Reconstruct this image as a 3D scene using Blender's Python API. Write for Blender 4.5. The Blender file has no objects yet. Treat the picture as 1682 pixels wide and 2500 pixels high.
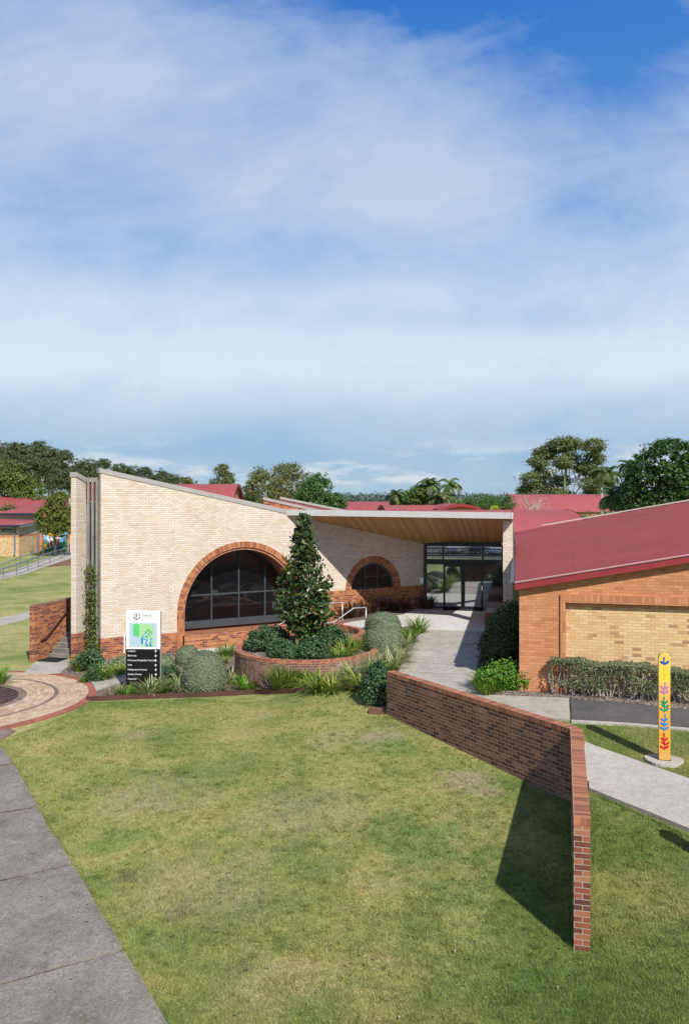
import bpy, bmesh, math, random
import numpy as np
from mathutils import Vector, Matrix
from mathutils.geometry import delaunay_2d_cdt

random.seed(7)
RNG = np.random.default_rng(7)
R = math.radians
scene = bpy.context.scene
COL = scene.collection

# ------------------------------------------------------------------ survey of the place (metres)
F, CX, HY, CH = 2050.0, 841.0, 1212.0, 6.6     # lens in photo pixels, optical axis, horizon row, camera height

def sstep(x, a, b):
    t = min(1.0, max(0.0, (x - a) / (b - a)))
    return t * t * (3 - 2 * t)

def gz(x, y):
    """height of the ground"""
    L = -1.39 + 0.045 * max(-14, min(14, x)) + 0.085 * y
    cap = 0.15 + 0.97 * sstep(x, -3.4, 1.2)
    k = 0.22
    h = max(k - abs(L - cap), 0.0) / k
    z = min(L, cap) - h * h * k * 0.25
    if y > 45: z += 0.006 * min(y - 45, 60)
    if y < 0: z = max(z, -1.7 + 0.0 * y)
    if y > 200: z -= min(4.0, 0.01 * (y - 200))
    return z

def G(px, py, dz=0.0):
    """point of the ground seen at that spot of the survey photograph"""
    z = 0.0
    for _ in range(80):
        Y = F * (CH - z) / (py - HY)
        X = (px - CX) / F * Y
        z = 0.5 * z + 0.5 * gz(X, Y)
    return Vector((X, Y, z + dz))

def AT(px, py, Y):
    return Vector(((px - CX) / F * Y, Y, CH - (py - HY) / F * Y))

# ------------------------------------------------------------------ node helpers
class NT:
    def __init__(self, tree):
        self.t = tree
    def n(self, typ, ins=None, **props):
        nd = self.t.nodes.new(typ)
        for k, v in props.items():
            setattr(nd, k, v)
        if ins:
            for k, v in ins.items():
                s = nd.inputs[k]
                if hasattr(v, 'is_output'):
                    self.t.links.new(v, s)
                else:
                    s.default_value = v
        return nd
    def m(self, op, a, b=None, c=None):
        nd = self.t.nodes.new('ShaderNodeMath'); nd.operation = op
        for i, v in enumerate((a, b, c)):
            if v is None: continue
            if hasattr(v, 'is_output'): self.t.links.new(v, nd.inputs[i])
            else: nd.inputs[i].default_value = v
        return nd.outputs[0]
    def mix(self, f, a, b, mode='MIX'):
        nd = self.t.nodes.new('ShaderNodeMix'); nd.data_type = 'RGBA'; nd.blend_type = mode
        for s, v in ((nd.inputs[0], f), (nd.inputs[6], a), (nd.inputs[7], b)):
            if hasattr(v, 'is_output'): self.t.links.new(v, s)
            elif isinstance(v, (int, float)): s.default_value = v
            else: s.default_value = (*v, 1) if len(v) == 3 else v
        return nd.outputs[2]
    def ramp(self, f, stops, interp='LINEAR'):
        nd = self.t.nodes.new('ShaderNodeValToRGB'); cr = nd.color_ramp; cr.interpolation = interp
        while len(cr.elements) < len(stops): cr.elements.new(0.5)
        for e, (p, c) in zip(cr.elements, stops):
            e.position = p
            e.color = (*c, 1) if hasattr(c, '__len__') else (c, c, c, 1)
        self.t.links.new(f, nd.inputs[0])
        return nd.outputs[0]
    def noise(self, vec, scale, detail=4, rough=0.55, dist=0.0):
        nd = self.n('ShaderNodeTexNoise', {'Scale': scale, 'Detail': detail, 'Roughness': rough, 'Distortion': dist})
        if vec is not None: self.t.links.new(vec, nd.inputs['Vector'])
        return nd.outputs[0]
    def bump(self, h, strength=0.4, dist=0.02):
        return self.n('ShaderNodeBump', {'Height': h, 'Strength': strength, 'Distance': dist}).outputs[0]
    def mapping(self, vec, scale=(1, 1, 1), rot=(0, 0, 0), loc=(0, 0, 0)):
        return self.n('ShaderNodeMapping', {'Vector': vec, 'Scale': scale, 'Rotation': rot, 'Location': loc}).outputs[0]

def new_mat(name):
    m = bpy.data.materials.new(name); m.use_nodes = True
    t = m.node_tree; t.nodes.clear()
    out = t.nodes.new('ShaderNodeOutputMaterial')
    nt = NT(t)
    nt.out = out
    return m, nt

def finish(nt, col, rough=0.8, normal=None, spec=0.3, metal=0.0, extra=None):
    b = nt.n('ShaderNodeBsdfPrincipled')
    for k, v in (('Base Color', col), ('Roughness', rough), ('Specular IOR Level', spec), ('Metallic', metal)):
        if hasattr(v, 'is_output'): nt.t.links.new(v, b.inputs[k])
        elif hasattr(v, '__len__'): b.inputs[k].default_value = (*v, 1)
        else: b.inputs[k].default_value = v
    if normal is not None: nt.t.links.new(normal, b.inputs['Normal'])
    nt.t.links.new(b.outputs[0], nt.out.inputs[0])
    return b

def uvsock(nt): return nt.n('ShaderNodeUVMap').outputs[0]
def objsock(nt): return nt.n('ShaderNodeTexCoord').outputs['Object']
def possock(nt): return nt.n('ShaderNodeNewGeometry').outputs['Position']

def mat_brick(name, palette, mortar, w=0.24, h=0.086, t=0.011, stagger=0.5, stain=0.25, rough=0.85, bump=0.5, stains=None):
    m, nt = new_mat(name)
    uv = uvsock(nt)
    sp = nt.n('ShaderNodeSeparateXYZ', {0: uv})
    u, v = sp.outputs[0], sp.outputs[1]
    rv = nt.m('DIVIDE', v, h); row = nt.m('FLOOR', rv)
    off = nt.m('MULTIPLY', nt.m('FLOORED_MODULO', row, 2.0), stagger)
    cu = nt.m('ADD', nt.m('DIVIDE', u, w), off); col = nt.m('FLOOR', cu)
    fu = nt.m('MULTIPLY', nt.m('FRACT', cu), w); fv = nt.m('MULTIPLY', nt.m('FRACT', rv), h)
    d = nt.m('MINIMUM', fu, fv)
    brick = nt.m('GREATER_THAN', d, t)
    cell = nt.n('ShaderNodeCombineXYZ', {0: col, 1: row}).outputs[0]
    wn = nt.n('ShaderNodeTexWhiteNoise', {'Vector': cell}, noise_dimensions='2D')
    ns = nt.noise(uv, 0.9, 3, 0.6)
    sel = nt.m('ADD', nt.m('MULTIPLY', wn.outputs[0], 0.82), nt.m('MULTIPLY', nt.m('SUBTRACT', ns, 0.32), 0.5))
    c = nt.ramp(sel, palette)
    fine = nt.noise(uv, 55, 3, 0.7)
    c = nt.mix(0.28, c, nt.ramp(fine, [(0.3, (.35, .33, .32)), (0.7, (.68, .68, .68))]), 'OVERLAY')
    big = nt.noise(uv, 0.55, 5, 0.65)
    c = nt.mix(stain, c, nt.ramp(big, [(0.3, (.30, .29, .28)), (0.7, (.72, .72, .72))]), 'OVERLAY')
    mc = nt.mix(0.4, mortar, nt.ramp(nt.noise(uv, 14, 3), [(0.3, tuple(x * 0.6 for x in mortar)), (0.7, tuple(min(1, x * 1.2) for x in mortar))]))
    c = nt.mix(brick, mc, c)
    if stains:                                   # lime bloom and damp that sit on the wall itself
        sm = nt.noise(nt.mapping(uv, (2.4, 0.45, 1)), 1.0, 5, 0.7)
        c = nt.mix(nt.m('MULTIPLY', nt.ramp(sm, [(0.58, 0.0), (0.75, 1.0)]), stains[1]), c, stains[0])
    hgt = nt.m('ADD', brick, nt.m('MULTIPLY', fine, 0.35))
    finish(nt, c, rough, nt.bump(hgt, bump, 0.008), 0.25)
    return m

def mat_concrete(name, a, b, dark=(.1, .095, .09), amount=0.5, rough=0.9, grit=0.25):
    m, nt = new_mat(name)
    p = possock(nt)
    c = nt.mix(nt.ramp(nt.noise(p, 0.7, 6, 0.65), [(0.32, 0.0), (0.7, 1.0)]), a, b)
    st = nt.ramp(nt.noise(nt.mapping(p, (1, 1, 1)), 1.7, 7, 0.72, 0.6), [(0.48, 0.0), (0.75, 1.0)])
    c = nt.mix(nt.m('MULTIPLY', st, amount), c, dark)
    fine = nt.noise(p, 70, 3, 0.7)
    c = nt.mix(0.45, c, nt.ramp(fine, [(0.3, 0.3), (0.7, 0.7)]), 'OVERLAY')
    spk = nt.noise(p, 24, 5, 0.8)
    c = nt.mix(grit, c, nt.ramp(spk, [(0.36, 0.22), (0.5, 0.5), (0.66, 0.85)]), 'OVERLAY')
    mid = nt.noise(p, 7, 5, 0.75)
    c = nt.mix(0.4, c, nt.ramp(mid, [(0.35, 0.35), (0.65, 0.65)]), 'OVERLAY')
    finish(nt, c, rough, nt.bump(fine, 0.25, 0.01), 0.2)
    return m

def mat_paint(name, c, rough=0.5, spec=0.4, var=0.15, metal=0.0, scale=3.0):
    m, nt = new_mat(name)
    p = objsock(nt)
    n = nt.noise(p, scale, 5, 0.65)
    col = nt.mix(var, c, nt.ramp(n, [(0.3, 0.25), (0.7, 0.75)]), 'OVERLAY')
    rr = nt.m('ADD', nt.m('MULTIPLY', n, 0.2), rough - 0.1)
    finish(nt, col, rr, None, spec, metal)
    return m

def mat_leaf(name, stops, rough=0.5, transl=0.3, spec=0.35):
    m, nt = new_mat(name)
    g = nt.n('ShaderNodeNewGeometry')
    rnd = g.outputs['Random Per Island']
    n = nt.noise(g.outputs['Position'], 0.9, 3, 0.6)
    sel = nt.m('ADD', nt.m('MULTIPLY', rnd, 0.75), nt.m('MULTIPLY', nt.m('SUBTRACT', n, 0.25), 0.5))
    c = nt.ramp(sel, stops)
    b = finish(nt, c, rough, None, spec)
    tr = nt.n('ShaderNodeBsdfTranslucent', {'Color': nt.mix(1.0, c, (1.1, 1.15, 0.6), 'MULTIPLY')})
    mx = nt.n('ShaderNodeMixShader', {0: transl, 1: b.outputs[0], 2: tr.outputs[0]})
    nt.t.links.new(mx.outputs[0], nt.out.inputs[0])
    return m

def mat_roof(name, c, rib=0.0, rough=0.55):
    m, nt = new_mat(name)
    uv = uvsock(nt)
    n = nt.noise(uv, 0.35, 5, 0.6)
    col = nt.mix(0.22, c, nt.ramp(n, [(0.3, 0.3), (0.7, 0.7)]), 'OVERLAY')
    fine = nt.noise(uv, 9, 4, 0.7)
    col = nt.mix(0.12, col, nt.ramp(fine, [(0.3, 0.25), (0.7, 0.75)]), 'OVERLAY')
    nrm = None
    if rib:
        sp = nt.n('ShaderNodeSeparateXYZ', {0: uv})
        w = nt.m('SINE', nt.m('MULTIPLY', sp.outputs[0], 2 * math.pi / rib))
        nrm = nt.bump(w, 0.35, rib * 0.2)
    finish(nt, col, rough, nrm, 0.3)
    return m

SAND, SOIL, LUSH = (.40, .335, .225), (.10, .075, .05), (.105, .215, .045)
PATCHES = [(.95, 21.4, .75, SAND, .75), (2.75, 18.6, .75, SAND, .8), (3.1, 17.9, .5, SAND, .7), (-5.6, 22.7, .55, SAND, .55), (-.2, 21.5, .8, SAND, .35), (-2.7, 13.9, .36, SOIL, .42), (-2.2, 13.5, .3, SOIL, .35), (-3.9, 15.2, .28, SOIL, .4), (-2.4, 14.6, 1.6, SAND, .35), (-4.2, 18.4, 1.4, SAND, .4), (-.8, 17.4, 1.6, SAND, .35), (-1.1, 12.0, .9, SAND, .3), (-4.4, 16.6, .9, LUSH, .4), (-.4, 11.6, .8, LUSH, .4), (1.6, 15.6, 1.2, LUSH, .45), (1.2, 20.8, .8, LUSH, .5)]

def grass_color(nt, p):
    """sward colour: fresh, yellowing and bare patches laid out on the ground"""
    big = nt.noise(p, 0.16, 3, 0.5)
    mid = nt.noise(p, 0.55, 5, 0.62, 0.4)
    sm = nt.noise(p, 2.6, 5, 0.7)
    v = nt.m('ADD', nt.m('MULTIPLY', big, 0.4), nt.m('ADD', nt.m('MULTIPLY', mid, 0.45), nt.m('MULTIPLY', sm, 0.25)))
    c = nt.ramp(v, [(0.38, (.110, .175, .042)), (0.47, (.195, .240, .070)), (0.54, (.285, .300, .098)), (0.62, (.38, .345, .140)), (0.73, (.45, .37, .20))])
    spx = nt.n('ShaderNodeSeparateXYZ', {0: p})
    wet = nt.m('ADD', nt.m('MULTIPLY', spx.outputs[0], .034), nt.m('MULTIPLY', nt.m('SUBTRACT', spx.outputs[1], 6.0), -.012))
    fresh = nt.ramp(nt.m('ADD', nt.noise(nt.mapping(p, loc=(31, 7, 3)), 0.4, 4, 0.6), wet), [(0.44, 0.0), (0.62, 1.0)])
    c = nt.mix(nt.m('MULTIPLY', fresh, 0.7), c, (.130, .205, .050))
    wob = nt.noise(p, 1.3, 5, .7)
    for (cx, cy, rr, colr, am) in PATCHES:
        dd = nt.n('ShaderNodeVectorMath', {0: nt.mapping(p, (1, 1, 0)), 1: (cx, cy, 0)}, operation='DISTANCE').outputs['Value']
        f = nt.m('ADD', nt.m('DIVIDE', dd, rr), nt.m('MULTIPLY', nt.m('SUBTRACT', wob, .5), 2.6))
        c = nt.mix(nt.m('MULTIPLY', nt.ramp(f, [(.35, 1.0), (1.0, 0.0)]), am), c, colr)
    bare = nt.ramp(nt.noise(nt.mapping(p, loc=(5, 17, 3)), 0.75, 6, 0.7, 0.8), [(0.69, 0.0), (0.76, 1.0)])
    return c, bare

def mat_lawn():
    m, nt = new_mat('lawn_ground')
    p = possock(nt)
    c, bare = grass_color(nt, p)
    fine = nt.noise(nt.mapping(p, (1, 1, 1)), 38, 4, 0.75)
    c = nt.mix(0.8, c, nt.ramp(fine, [(0.3, 0.12), (0.7, 0.80)]), 'OVERLAY')
    tuft = nt.noise(p, 9.0, 4, 0.7, 0.5)
    c = nt.mix(0.35, c, nt.ramp(tuft, [(0.35, 0.22), (0.65, 0.72)]), 'OVERLAY')
    c = nt.mix(nt.m('MULTIPLY', bare, 0.7), c, (.085, .062, .042))
    finish(nt, c, 0.95, nt.bump(fine, 0.7, 0.03), 0.1)
    return m

def mat_blade():
    m, nt = new_mat('grass_blade')
    g = nt.n('ShaderNodeNewGeometry')
    c, bare = grass_color(nt, g.outputs['Position'])
    c = nt.mix(1.0, c, nt.ramp(g.outputs['Random Per Island'], [(0.0, (.80, .88, .75)), (0.6, (1.12, 1.12, 1.0)), (0.9, (1.35, 1.3, 1.1)), (1.0, (1.75, 1.6, 1.35))]), 'MULTIPLY')
    tuft = nt.noise(g.outputs['Position'], 9.0, 4, 0.7, 0.5)
    c = nt.mix(0.32, c, nt.ramp(tuft, [(0.35, 0.25), (0.65, 0.72)]), 'OVERLAY')
    b = finish(nt, c, 0.6, None, 0.2)
    tr = nt.n('ShaderNodeBsdfTranslucent', {'Color': c})
    mx = nt.n('ShaderNodeMixShader', {0: 0.35, 1: b.outputs[0], 2: tr.outputs[0]})
    nt.t.links.new(mx.outputs[0], nt.out.inputs[0])
    return m

def mat_mulch(name, a, b, c3):
    m, nt = new_mat(name)
    p = possock(nt)
    vo = nt.n('ShaderNodeTexVoronoi', {'Vector': nt.mapping(p, (1, 1.7, 1)), 'Scale': 17.0})
    c = nt.ramp(nt.n('ShaderNodeSeparateColor', {0: vo.outputs['Color']}).outputs[0], [(0.1, a), (0.5, b), (0.95, c3)])
    n = nt.noise(p, 1.6, 5, 0.7)
    c = nt.mix(0.5, c, nt.ramp(n, [(0.35, 0.25), (0.65, 0.7)]), 'OVERLAY')
    finish(nt, c, 0.95, nt.bump(vo.outputs['Distance'], 0.9, 0.04), 0.1)
    return m

# ------------------------------------------------------------------ mesh helper
class MB:
    def __init__(self):
        self.v = []; self.f = []; self.uv = []; self.mi = []
    def face(self, pts, uv=None, mi=0):
        pts = [Vector(p) for p in pts]
        b = len(self.v); self.v += pts
        self.f.append(list(range(b, b + len(pts)))); self.mi.append(mi)
        if uv is None:
            n = Vector((0, 0, 0))
            for i in range(len(pts)):
                a, c = pts[i], pts[(i + 1) % len(pts)]
                n += Vector(((a.y - c.y) * (a.z + c.z), (a.z - c.z) * (a.x + c.x), (a.x - c.x) * (a.y + c.y)))
            if n.length > 0: n.normalize()
            if abs(n.z) > 0.7: uv = [(p.x, p.y) for p in pts]
            else:
                t = Vector((-n.y, n.x, 0)).normalized()
                uv = [(p.dot(t), p.z) for p in pts]
        self.uv.append(uv)
    def box(self, x0, x1, y0, y1, z0, z1, mi=0):
        p = lambda x, y, z: (x, y, z)
        self.face([p(x0, y0, z0), p(x1, y0, z0), p(x1, y0, z1), p(x0, y0, z1)], mi=mi)
        self.face([p(x1, y1, z0), p(x0, y1, z0), p(x0, y1, z1), p(x1, y1, z1)], mi=mi)
        self.face([p(x0, y1, z0), p(x0, y0, z0), p(x0, y0, z1), p(x0, y1, z1)], mi=mi)
        self.face([p(x1, y0, z0), p(x1, y1, z0), p(x1, y1, z1), p(x1, y0, z1)], mi=mi)
        self.face([p(x0, y0, z1), p(x1, y0, z1), p(x1, y1, z1), p(x0, y1, z1)], mi=mi)
        self.face([p(x0, y1, z0), p(x1, y1, z0), p(x1, y0, z0), p(x0, y0, z0)], mi=mi)
        return self
    def plate(self, poly, y0, y1, mi=0):
        """outline in (x, z) given a thickness from y0 (front) to y1"""
        n = len(poly)
        a = sum(poly[i][0] * poly[(i + 1) % n][1] - poly[(i + 1) % n][0] * poly[i][1] for i in range(n))
        if a < 0: poly = poly[::-1]
        self.face([(x, y0, z) for x, z in poly], mi=mi)
        self.face([(x, y1, z) for x, z in reversed(poly)], mi=mi)
        for i in range(n):
            (xa, za), (xb, zb) = poly[i], poly[(i + 1) % n]
            self.face([(xb, y0, zb), (xa, y0, za), (xa, y1, za), (xb, y1, zb)], mi=mi)
        return self
    def slab(self, poly, z0, z1, mi=0):
        """outline in (x, y) given a thickness from z0 to z1"""
        n = len(poly)
        a = sum(poly[i][0] * poly[(i + 1) % n][1] - poly[(i + 1) % n][0] * poly[i][1] for i in range(n))
        if a < 0: poly = poly[::-1]
        zf1 = z1 if callable(z1) else (lambda x, y: z1)
        zf0 = z0 if callable(z0) else (lambda x, y: z0)
        self.face([(x, y, zf1(x, y)) for x, y in poly], mi=mi)
        self.face([(x, y, zf0(x, y)) for x, y in reversed(poly)], mi=mi)
        for i in range(n):
            (xa, ya), (xb, yb) = poly[i], poly[(i + 1) % n]
            self.face([(xa, ya, zf0(xa, ya)), (xb, yb, zf0(xb, yb)), (xb, yb, zf1(xb, yb)), (xa, ya, zf1(xa, ya))], mi=mi)
        return self
    def tube(self, pts, rad, seg=8, cap=True, mi=0):
        pts = [Vector(p) for p in pts]
        if not hasattr(rad, '__len__'): rad = [rad] * len(pts)
        rings = []; ref = None
        for i, p in enumerate(pts):
            d = (pts[min(i + 1, len(pts) - 1)] - pts[max(i - 1, 0)]).normalized()
            if ref is None:
                ref = Vector((1, 0, 0)) if abs(d.x) < 0.9 else Vector((0, 1, 0))
            s = (ref - d * ref.dot(d)).normalized(); ref = s
            t = d.cross(s)
            rings.append([p + (s * math.cos(2 * math.pi * k / seg) + t * math.sin(2 * math.pi * k / seg)) * rad[i] for k in range(seg)])
        b = len(self.v)
        for r in rings: self.v += r
        L = 0.0
        for i in range(len(rings) - 1):
            l2 = L + (pts[i + 1] - pts[i]).length
            for k in range(seg):
                k2 = (k + 1) % seg
                self.f.append([b + i * seg + k, b + i * seg + k2, b + (i + 1) * seg + k2, b + (i + 1) * seg + k]); self.mi.append(mi)
                self.uv.append([(k * 0.1, L), (k * 0.1 + 0.1, L), (k * 0.1 + 0.1, l2), (k * 0.1, l2)])
            L = l2
        if cap:
            self.f.append([b + k for k in reversed(range(seg))]); self.mi.append(mi); self.uv.append([(0, 0)] * seg)
            e = b + (len(rings) - 1) * seg
            self.f.append([e + k for k in range(seg)]); self.mi.append(mi); self.uv.append([(0, 0)] * seg)
        return self
    def annulus(self, cx, cz, r0, r1, a0, a1, y0, y1, n=48, mi=0):
        """ring sector standing in the (x, z) plane; brick UVs follow the curve"""
        rm = r1
        for i in range(n):
            A, B = a0 + (a1 - a0) * i / n, a0 + (a1 - a0) * (i + 1) / n
            P = lambda r, a, y: (cx + r * math.cos(a), y, cz + r * math.sin(a))
            ua, ub = A * rm, B * rm
            self.face([P(r0, A, y0), P(r1, A, y0), P(r1, B, y0), P(r0, B, y0)][::-1], [(ub, 0), (ub, r1 - r0), (ua, r1 - r0), (ua, 0)], mi)
            self.face([P(r0, A, y0), P(r0, B, y0), P(r0, B, y1), P(r0, A, y1)][::-1], [(ua, y1 - y0), (ub, y1 - y0), (ub, 0), (ua, 0)], mi)
            self.face([P(r1, A, y0), P(r1, A, y1), P(r1, B, y1), P(r1, B, y0)][::-1], [(ub, 0), (ub, y1 - y0), (ua, y1 - y0), (ua, 0)], mi)
        return self
    def build(self, name, mat, parent=None, loc=None, rotz=0.0, smooth=False, bevel=0.0):
        me = bpy.data.meshes.new(name)
        me.from_pydata([tuple(p) for p in self.v], [], self.f)
        uvl = me.uv_layers.new(name='UVMap')
        flat = [c for fu in self.uv for q in fu for c in q]
        uvl.data.foreach_set('uv', flat)
        mats = mat if isinstance(mat, (list, tuple)) else [mat]
        for mm in mats: me.materials.append(mm)
        me.polygons.foreach_set('material_index', self.mi)
        if smooth: me.polygons.foreach_set('use_smooth', [True] * len(self.f))
        o = bpy.data.objects.new(name, me); COL.objects.link(o)
        if bevel or smooth:
            bm = bmesh.new(); bm.from_mesh(me)
            bmesh.ops.remove_doubles(bm, verts=bm.verts, dist=1e-5)
            bm.to_mesh(me); bm.free()
        if parent is not None: o.parent = parent
        if loc is not None: o.location = loc
        o.rotation_euler = (0, 0, rotz)
        if bevel:
            md = o.modifiers.new('bevel', 'BEVEL'); md.width = bevel; md.segments = 2; md.limit_method = 'ANGLE'
        return o

def tag(o, label=None, cat=None, group=None, kind=None):
    if label: o['label'] = label
    if cat: o['category'] = cat
    if group: o['group'] = group
    if kind: o['kind'] = kind
    return o

def thing(name, label, cat, loc=(0, 0, 0), rotz=0.0, group=None):
    o = bpy.data.objects.new(name, None); COL.objects.link(o)
    o.empty_display_size = 0.3
    o.location = loc; o.rotation_euler = (0, 0, rotz)
    return tag(o, label, cat, group)

def dup(root, loc, rotz=0.0, scale=1.0, label=None, group=None):
    r = root.copy(); COL.objects.link(r); r.location = loc; r.rotation_euler = (0, 0, rotz)
    r.scale = (scale,) * 3 if not hasattr(scale, '__len__') else scale
    if label: r['label'] = label
    if group: r['group'] = group
    for ch in list(root.children):
        c = ch.copy(); COL.objects.link(c); c.parent = r
        for g in list(ch.children):
            d = g.copy(); COL.objects.link(d); d.parent = c
    return r

def arrays_obj(name, V, nq, mat, parent=None, k=4):
    """V: (n*k,3) vertices, n separate k-gons"""
    me = bpy.data.meshes.new(name)
    me.vertices.add(len(V)); me.vertices.foreach_set('co', np.ascontiguousarray(V, dtype=np.float32).ravel())
    me.loops.add(nq * k); me.loops.foreach_set('vertex_index', np.arange(nq * k, dtype=np.int32))
    me.polygons.add(nq)
    me.polygons.foreach_set('loop_start', np.arange(0, nq * k, k, dtype=np.int32))
    me.polygons.foreach_set('loop_total', np.full(nq, k, dtype=np.int32))
    me.update(calc_edges=True)
    me.materials.append(mat)
    o = bpy.data.objects.new(name, me); COL.objects.link(o)
    if parent is not None: o.parent = parent
    return o

def unit(a):
    return a / np.maximum(np.linalg.norm(a, axis=1, keepdims=True), 1e-9)

def leaf_verts(P, N, L, W, out=0.6, rnd=0.7, droop=0.0, fold=0.15, up=0.0, face=0.6):
    n = len(P)
    ax = unit(N * out + RNG.normal(size=(n, 3)) * rnd + np.array([0, 0, up - droop]))
    nr = unit(N * face + RNG.normal(size=(n, 3)) * (1.15 - face) + np.array([0, 0, .25]))
    sd = unit(np.cross(nr, ax)); ax = unit(np.cross(sd, nr)) if face > .01 else ax
    nr = np.cross(ax, sd)
    l = (L * RNG.uniform(0.65, 1.25, n))[:, None]; w = (W * RNG.uniform(0.7, 1.2, n))[:, None]
    V = np.empty((n, 4, 3))
    V[:, 0] = P - ax * l * 0.5
    V[:, 1] = P + sd * w * 0.5 + nr * w * fold
    V[:, 2] = P + ax * l * 0.5
    V[:, 3] = P - sd * w * 0.5 + nr * w * fold
    return V.reshape(-1, 3)

def lobe_points(lobes, nclump, nper, crad, shell=0.55, flat=1.0):
    """leaf positions gathered in clumps over the lobes of a crown"""
    lob = np.array(lobes, float)
    vol = (lob[:, 3] * lob[:, 4] * lob[:, 5]) ** 0.75
    idx = RNG.choice(len(lob), nclump, p=vol / vol.sum())
    d = unit(RNG.normal(size=(nclump, 3)))
    r = (shell + (1 - shell) * RNG.random(nclump) ** 0.6)[:, None]
    C = lob[idx, :3] + d * r * lob[idx, 3:6]
    cr = crad * RNG.uniform(0.6, 1.3, nclump)
    off = RNG.normal(size=(nclump, nper, 3)) * 0.5
    off[:, :, 2] *= flat
    P = C[:, None, :] + off * cr[:, None, None]
    N = unit(off.reshape(-1, 3)) * 0.6 + np.repeat(d, nper, axis=0)
    return P.reshape(-1, 3), unit(N), C
# ------------------------------------------------------------------ materials
CREAM = mat_brick('cream_brick', [(0.0, (.545, .435, .32)), (0.25, (.60, .497, .382)), (0.6, (.635, .545, .44)), (1.0, (.665, .60, .525))], (.36, .30, .24), stain=0.16, bump=0.45, stains=((.40, .32, .24), .30))
RED = mat_brick('red_brick', [(0.05, (.10, .038, .030)), (0.25, (.20, .058, .034)), (0.5, (.32, .105, .045)), (0.8, (.42, .165, .062)), (1.0, (.47, .20, .08))], (.46, .30, .21), stain=0.3, bump=0.5)
BROWN = mat_brick('brown_brick', [(0.05, (.075, .036, .029)), (0.3, (.135, .058, .038)), (0.6, (.205, .090, .052)), (0.85, (.26, .125, .068)), (1.0, (.29, .16, .095))], (.40, .31, .25), stain=0.4, bump=0.6, stains=((.34, .31, .30), 0.35))
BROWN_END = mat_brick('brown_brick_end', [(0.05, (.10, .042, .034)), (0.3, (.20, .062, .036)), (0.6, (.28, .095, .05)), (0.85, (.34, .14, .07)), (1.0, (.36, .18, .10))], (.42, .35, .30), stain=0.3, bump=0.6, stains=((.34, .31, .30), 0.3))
COPING = mat_brick('coping_brick', [(0.05, (.16, .062, .042)), (0.35, (.29, .10, .055)), (0.7, (.38, .145, .072)), (1.0, (.43, .19, .09))], (.36, .25, .18), w=0.086, h=0.40, t=0.009, stagger=0.0, stain=0.3)
ROWLOCK = mat_brick('arch_brick', [(0.05, (.19, .060, .034)), (0.35, (.32, .105, .045)), (0.7, (.42, .16, .062)), (1.0, (.48, .22, .09))], (.38, .24, .16), w=0.086, h=0.30, t=0.012, stagger=0.0, stain=0.2)
HEADER = mat_brick('header_brick', [(0.05, (.17, .058, .036)), (0.4, (.30, .10, .045)), (1.0, (.40, .155, .065))], (.36, .24, .17), w=0.12, h=0.086, stain=0.3)
ORANGE = mat_brick('orange_brick', [(0.0, (.38, .14, .065)), (0.2, (.47, .195, .09)), (0.7, (.53, .235, .11)), (1.0, (.57, .27, .13))], (.34, .17, .09), stain=0.25, bump=0.6, t=0.008)
ORANGE_RL = mat_brick('orange_rowlock', [(0.0, (.36, .14, .06)), (0.5, (.47, .20, .09)), (1.0, (.56, .26, .12))], (.28, .15, .09), w=0.086, h=0.30, t=0.01, stagger=0.0, stain=0.2)
YELLOW = mat_brick('yellow_brick', [(0.0, (.27, .13, .085)), (0.10, (.40, .22, .115)), (0.17, (.56, .36, .17)), (0.5, (.62, .42, .205)), (1.0, (.67, .48, .26))], (.40, .26, .14), stain=0.16, bump=0.4, t=0.009)
ROOFRED = mat_roof('red_roof', (.31, .072, .068), rough=.7)
ROOFRIB = mat_roof('red_ribbed_roof', (.32, .075, .075), rib=0.2, rough=.65)
FASCIA_RED = mat_paint('deep_red_metal', (.26, .030, .036), 0.4, 0.4, 0.12)
CAPPING = mat_paint('grey_metal_capping', (.36, .335, .305), 0.45, 0.4, 0.12)
CAPLIGHT = mat_paint('pale_metal_fascia', (.52, .51, .49), 0.4, 0.4, 0.10)
FIN = mat_paint('pale_grey_fin', (.27, .255, .235), 0.6, 0.3, 0.45, scale=1.5)
CHAR = mat_paint('charcoal_metal', (.055, .062, .070), 0.4, 0.4, 0.1)
BLACKM = mat_paint('black_metal', (.008, .009, .011), 0.35, 0.45, 0.1)
REDPANEL = mat_paint('red_panel', (.23, .022, .020), 0.55, 0.3, 0.15)
STEEL = mat_paint('brushed_steel', (.55, .55, .55), 0.35, 0.5, 0.06, metal=0.5)
BLUEGREY = mat_paint('blue_grey_paint', (.13, .17, .21), 0.5, 0.35, 0.12)
NAVY = mat_paint('navy_gutter', (.018, .024, .055), 0.45, 0.4, 0.1)
BEIGE = mat_paint('beige_render', (.50, .43, .33), 0.85, 0.2, 0.15)
GREYBOARD = mat_paint('brown_grey_board', (.16, .145, .14), 0.7, 0.25, 0.2)
WHITEP = mat_paint('white_paint', (.80, .80, .80), 0.4, 0.4, 0.04)
BLACKP = mat_paint('black_sign_face', (.006, .006, .007), 0.35, 0.4, 0.05)
BARK = mat_paint('bark', (.16, .125, .095), 0.9, 0.1, 0.5, scale=6)
PALEBARK = mat_paint('pale_bark', (.46, .42, .37), 0.85, 0.1, 0.45, scale=4)
WOODRAIL = mat_paint('varnished_wood', (.12, .042, .02), 0.3, 0.5, 0.3)
CONC = mat_concrete('concrete_path', (.345, .312, .262), (.435, .40, .34), (.15, .135, .115), 0.55)
CONC_NEW = mat_concrete('concrete_landing', (.52, .51, .48), (.58, .57, .54), (.36, .34, .31), 0.25)
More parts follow.
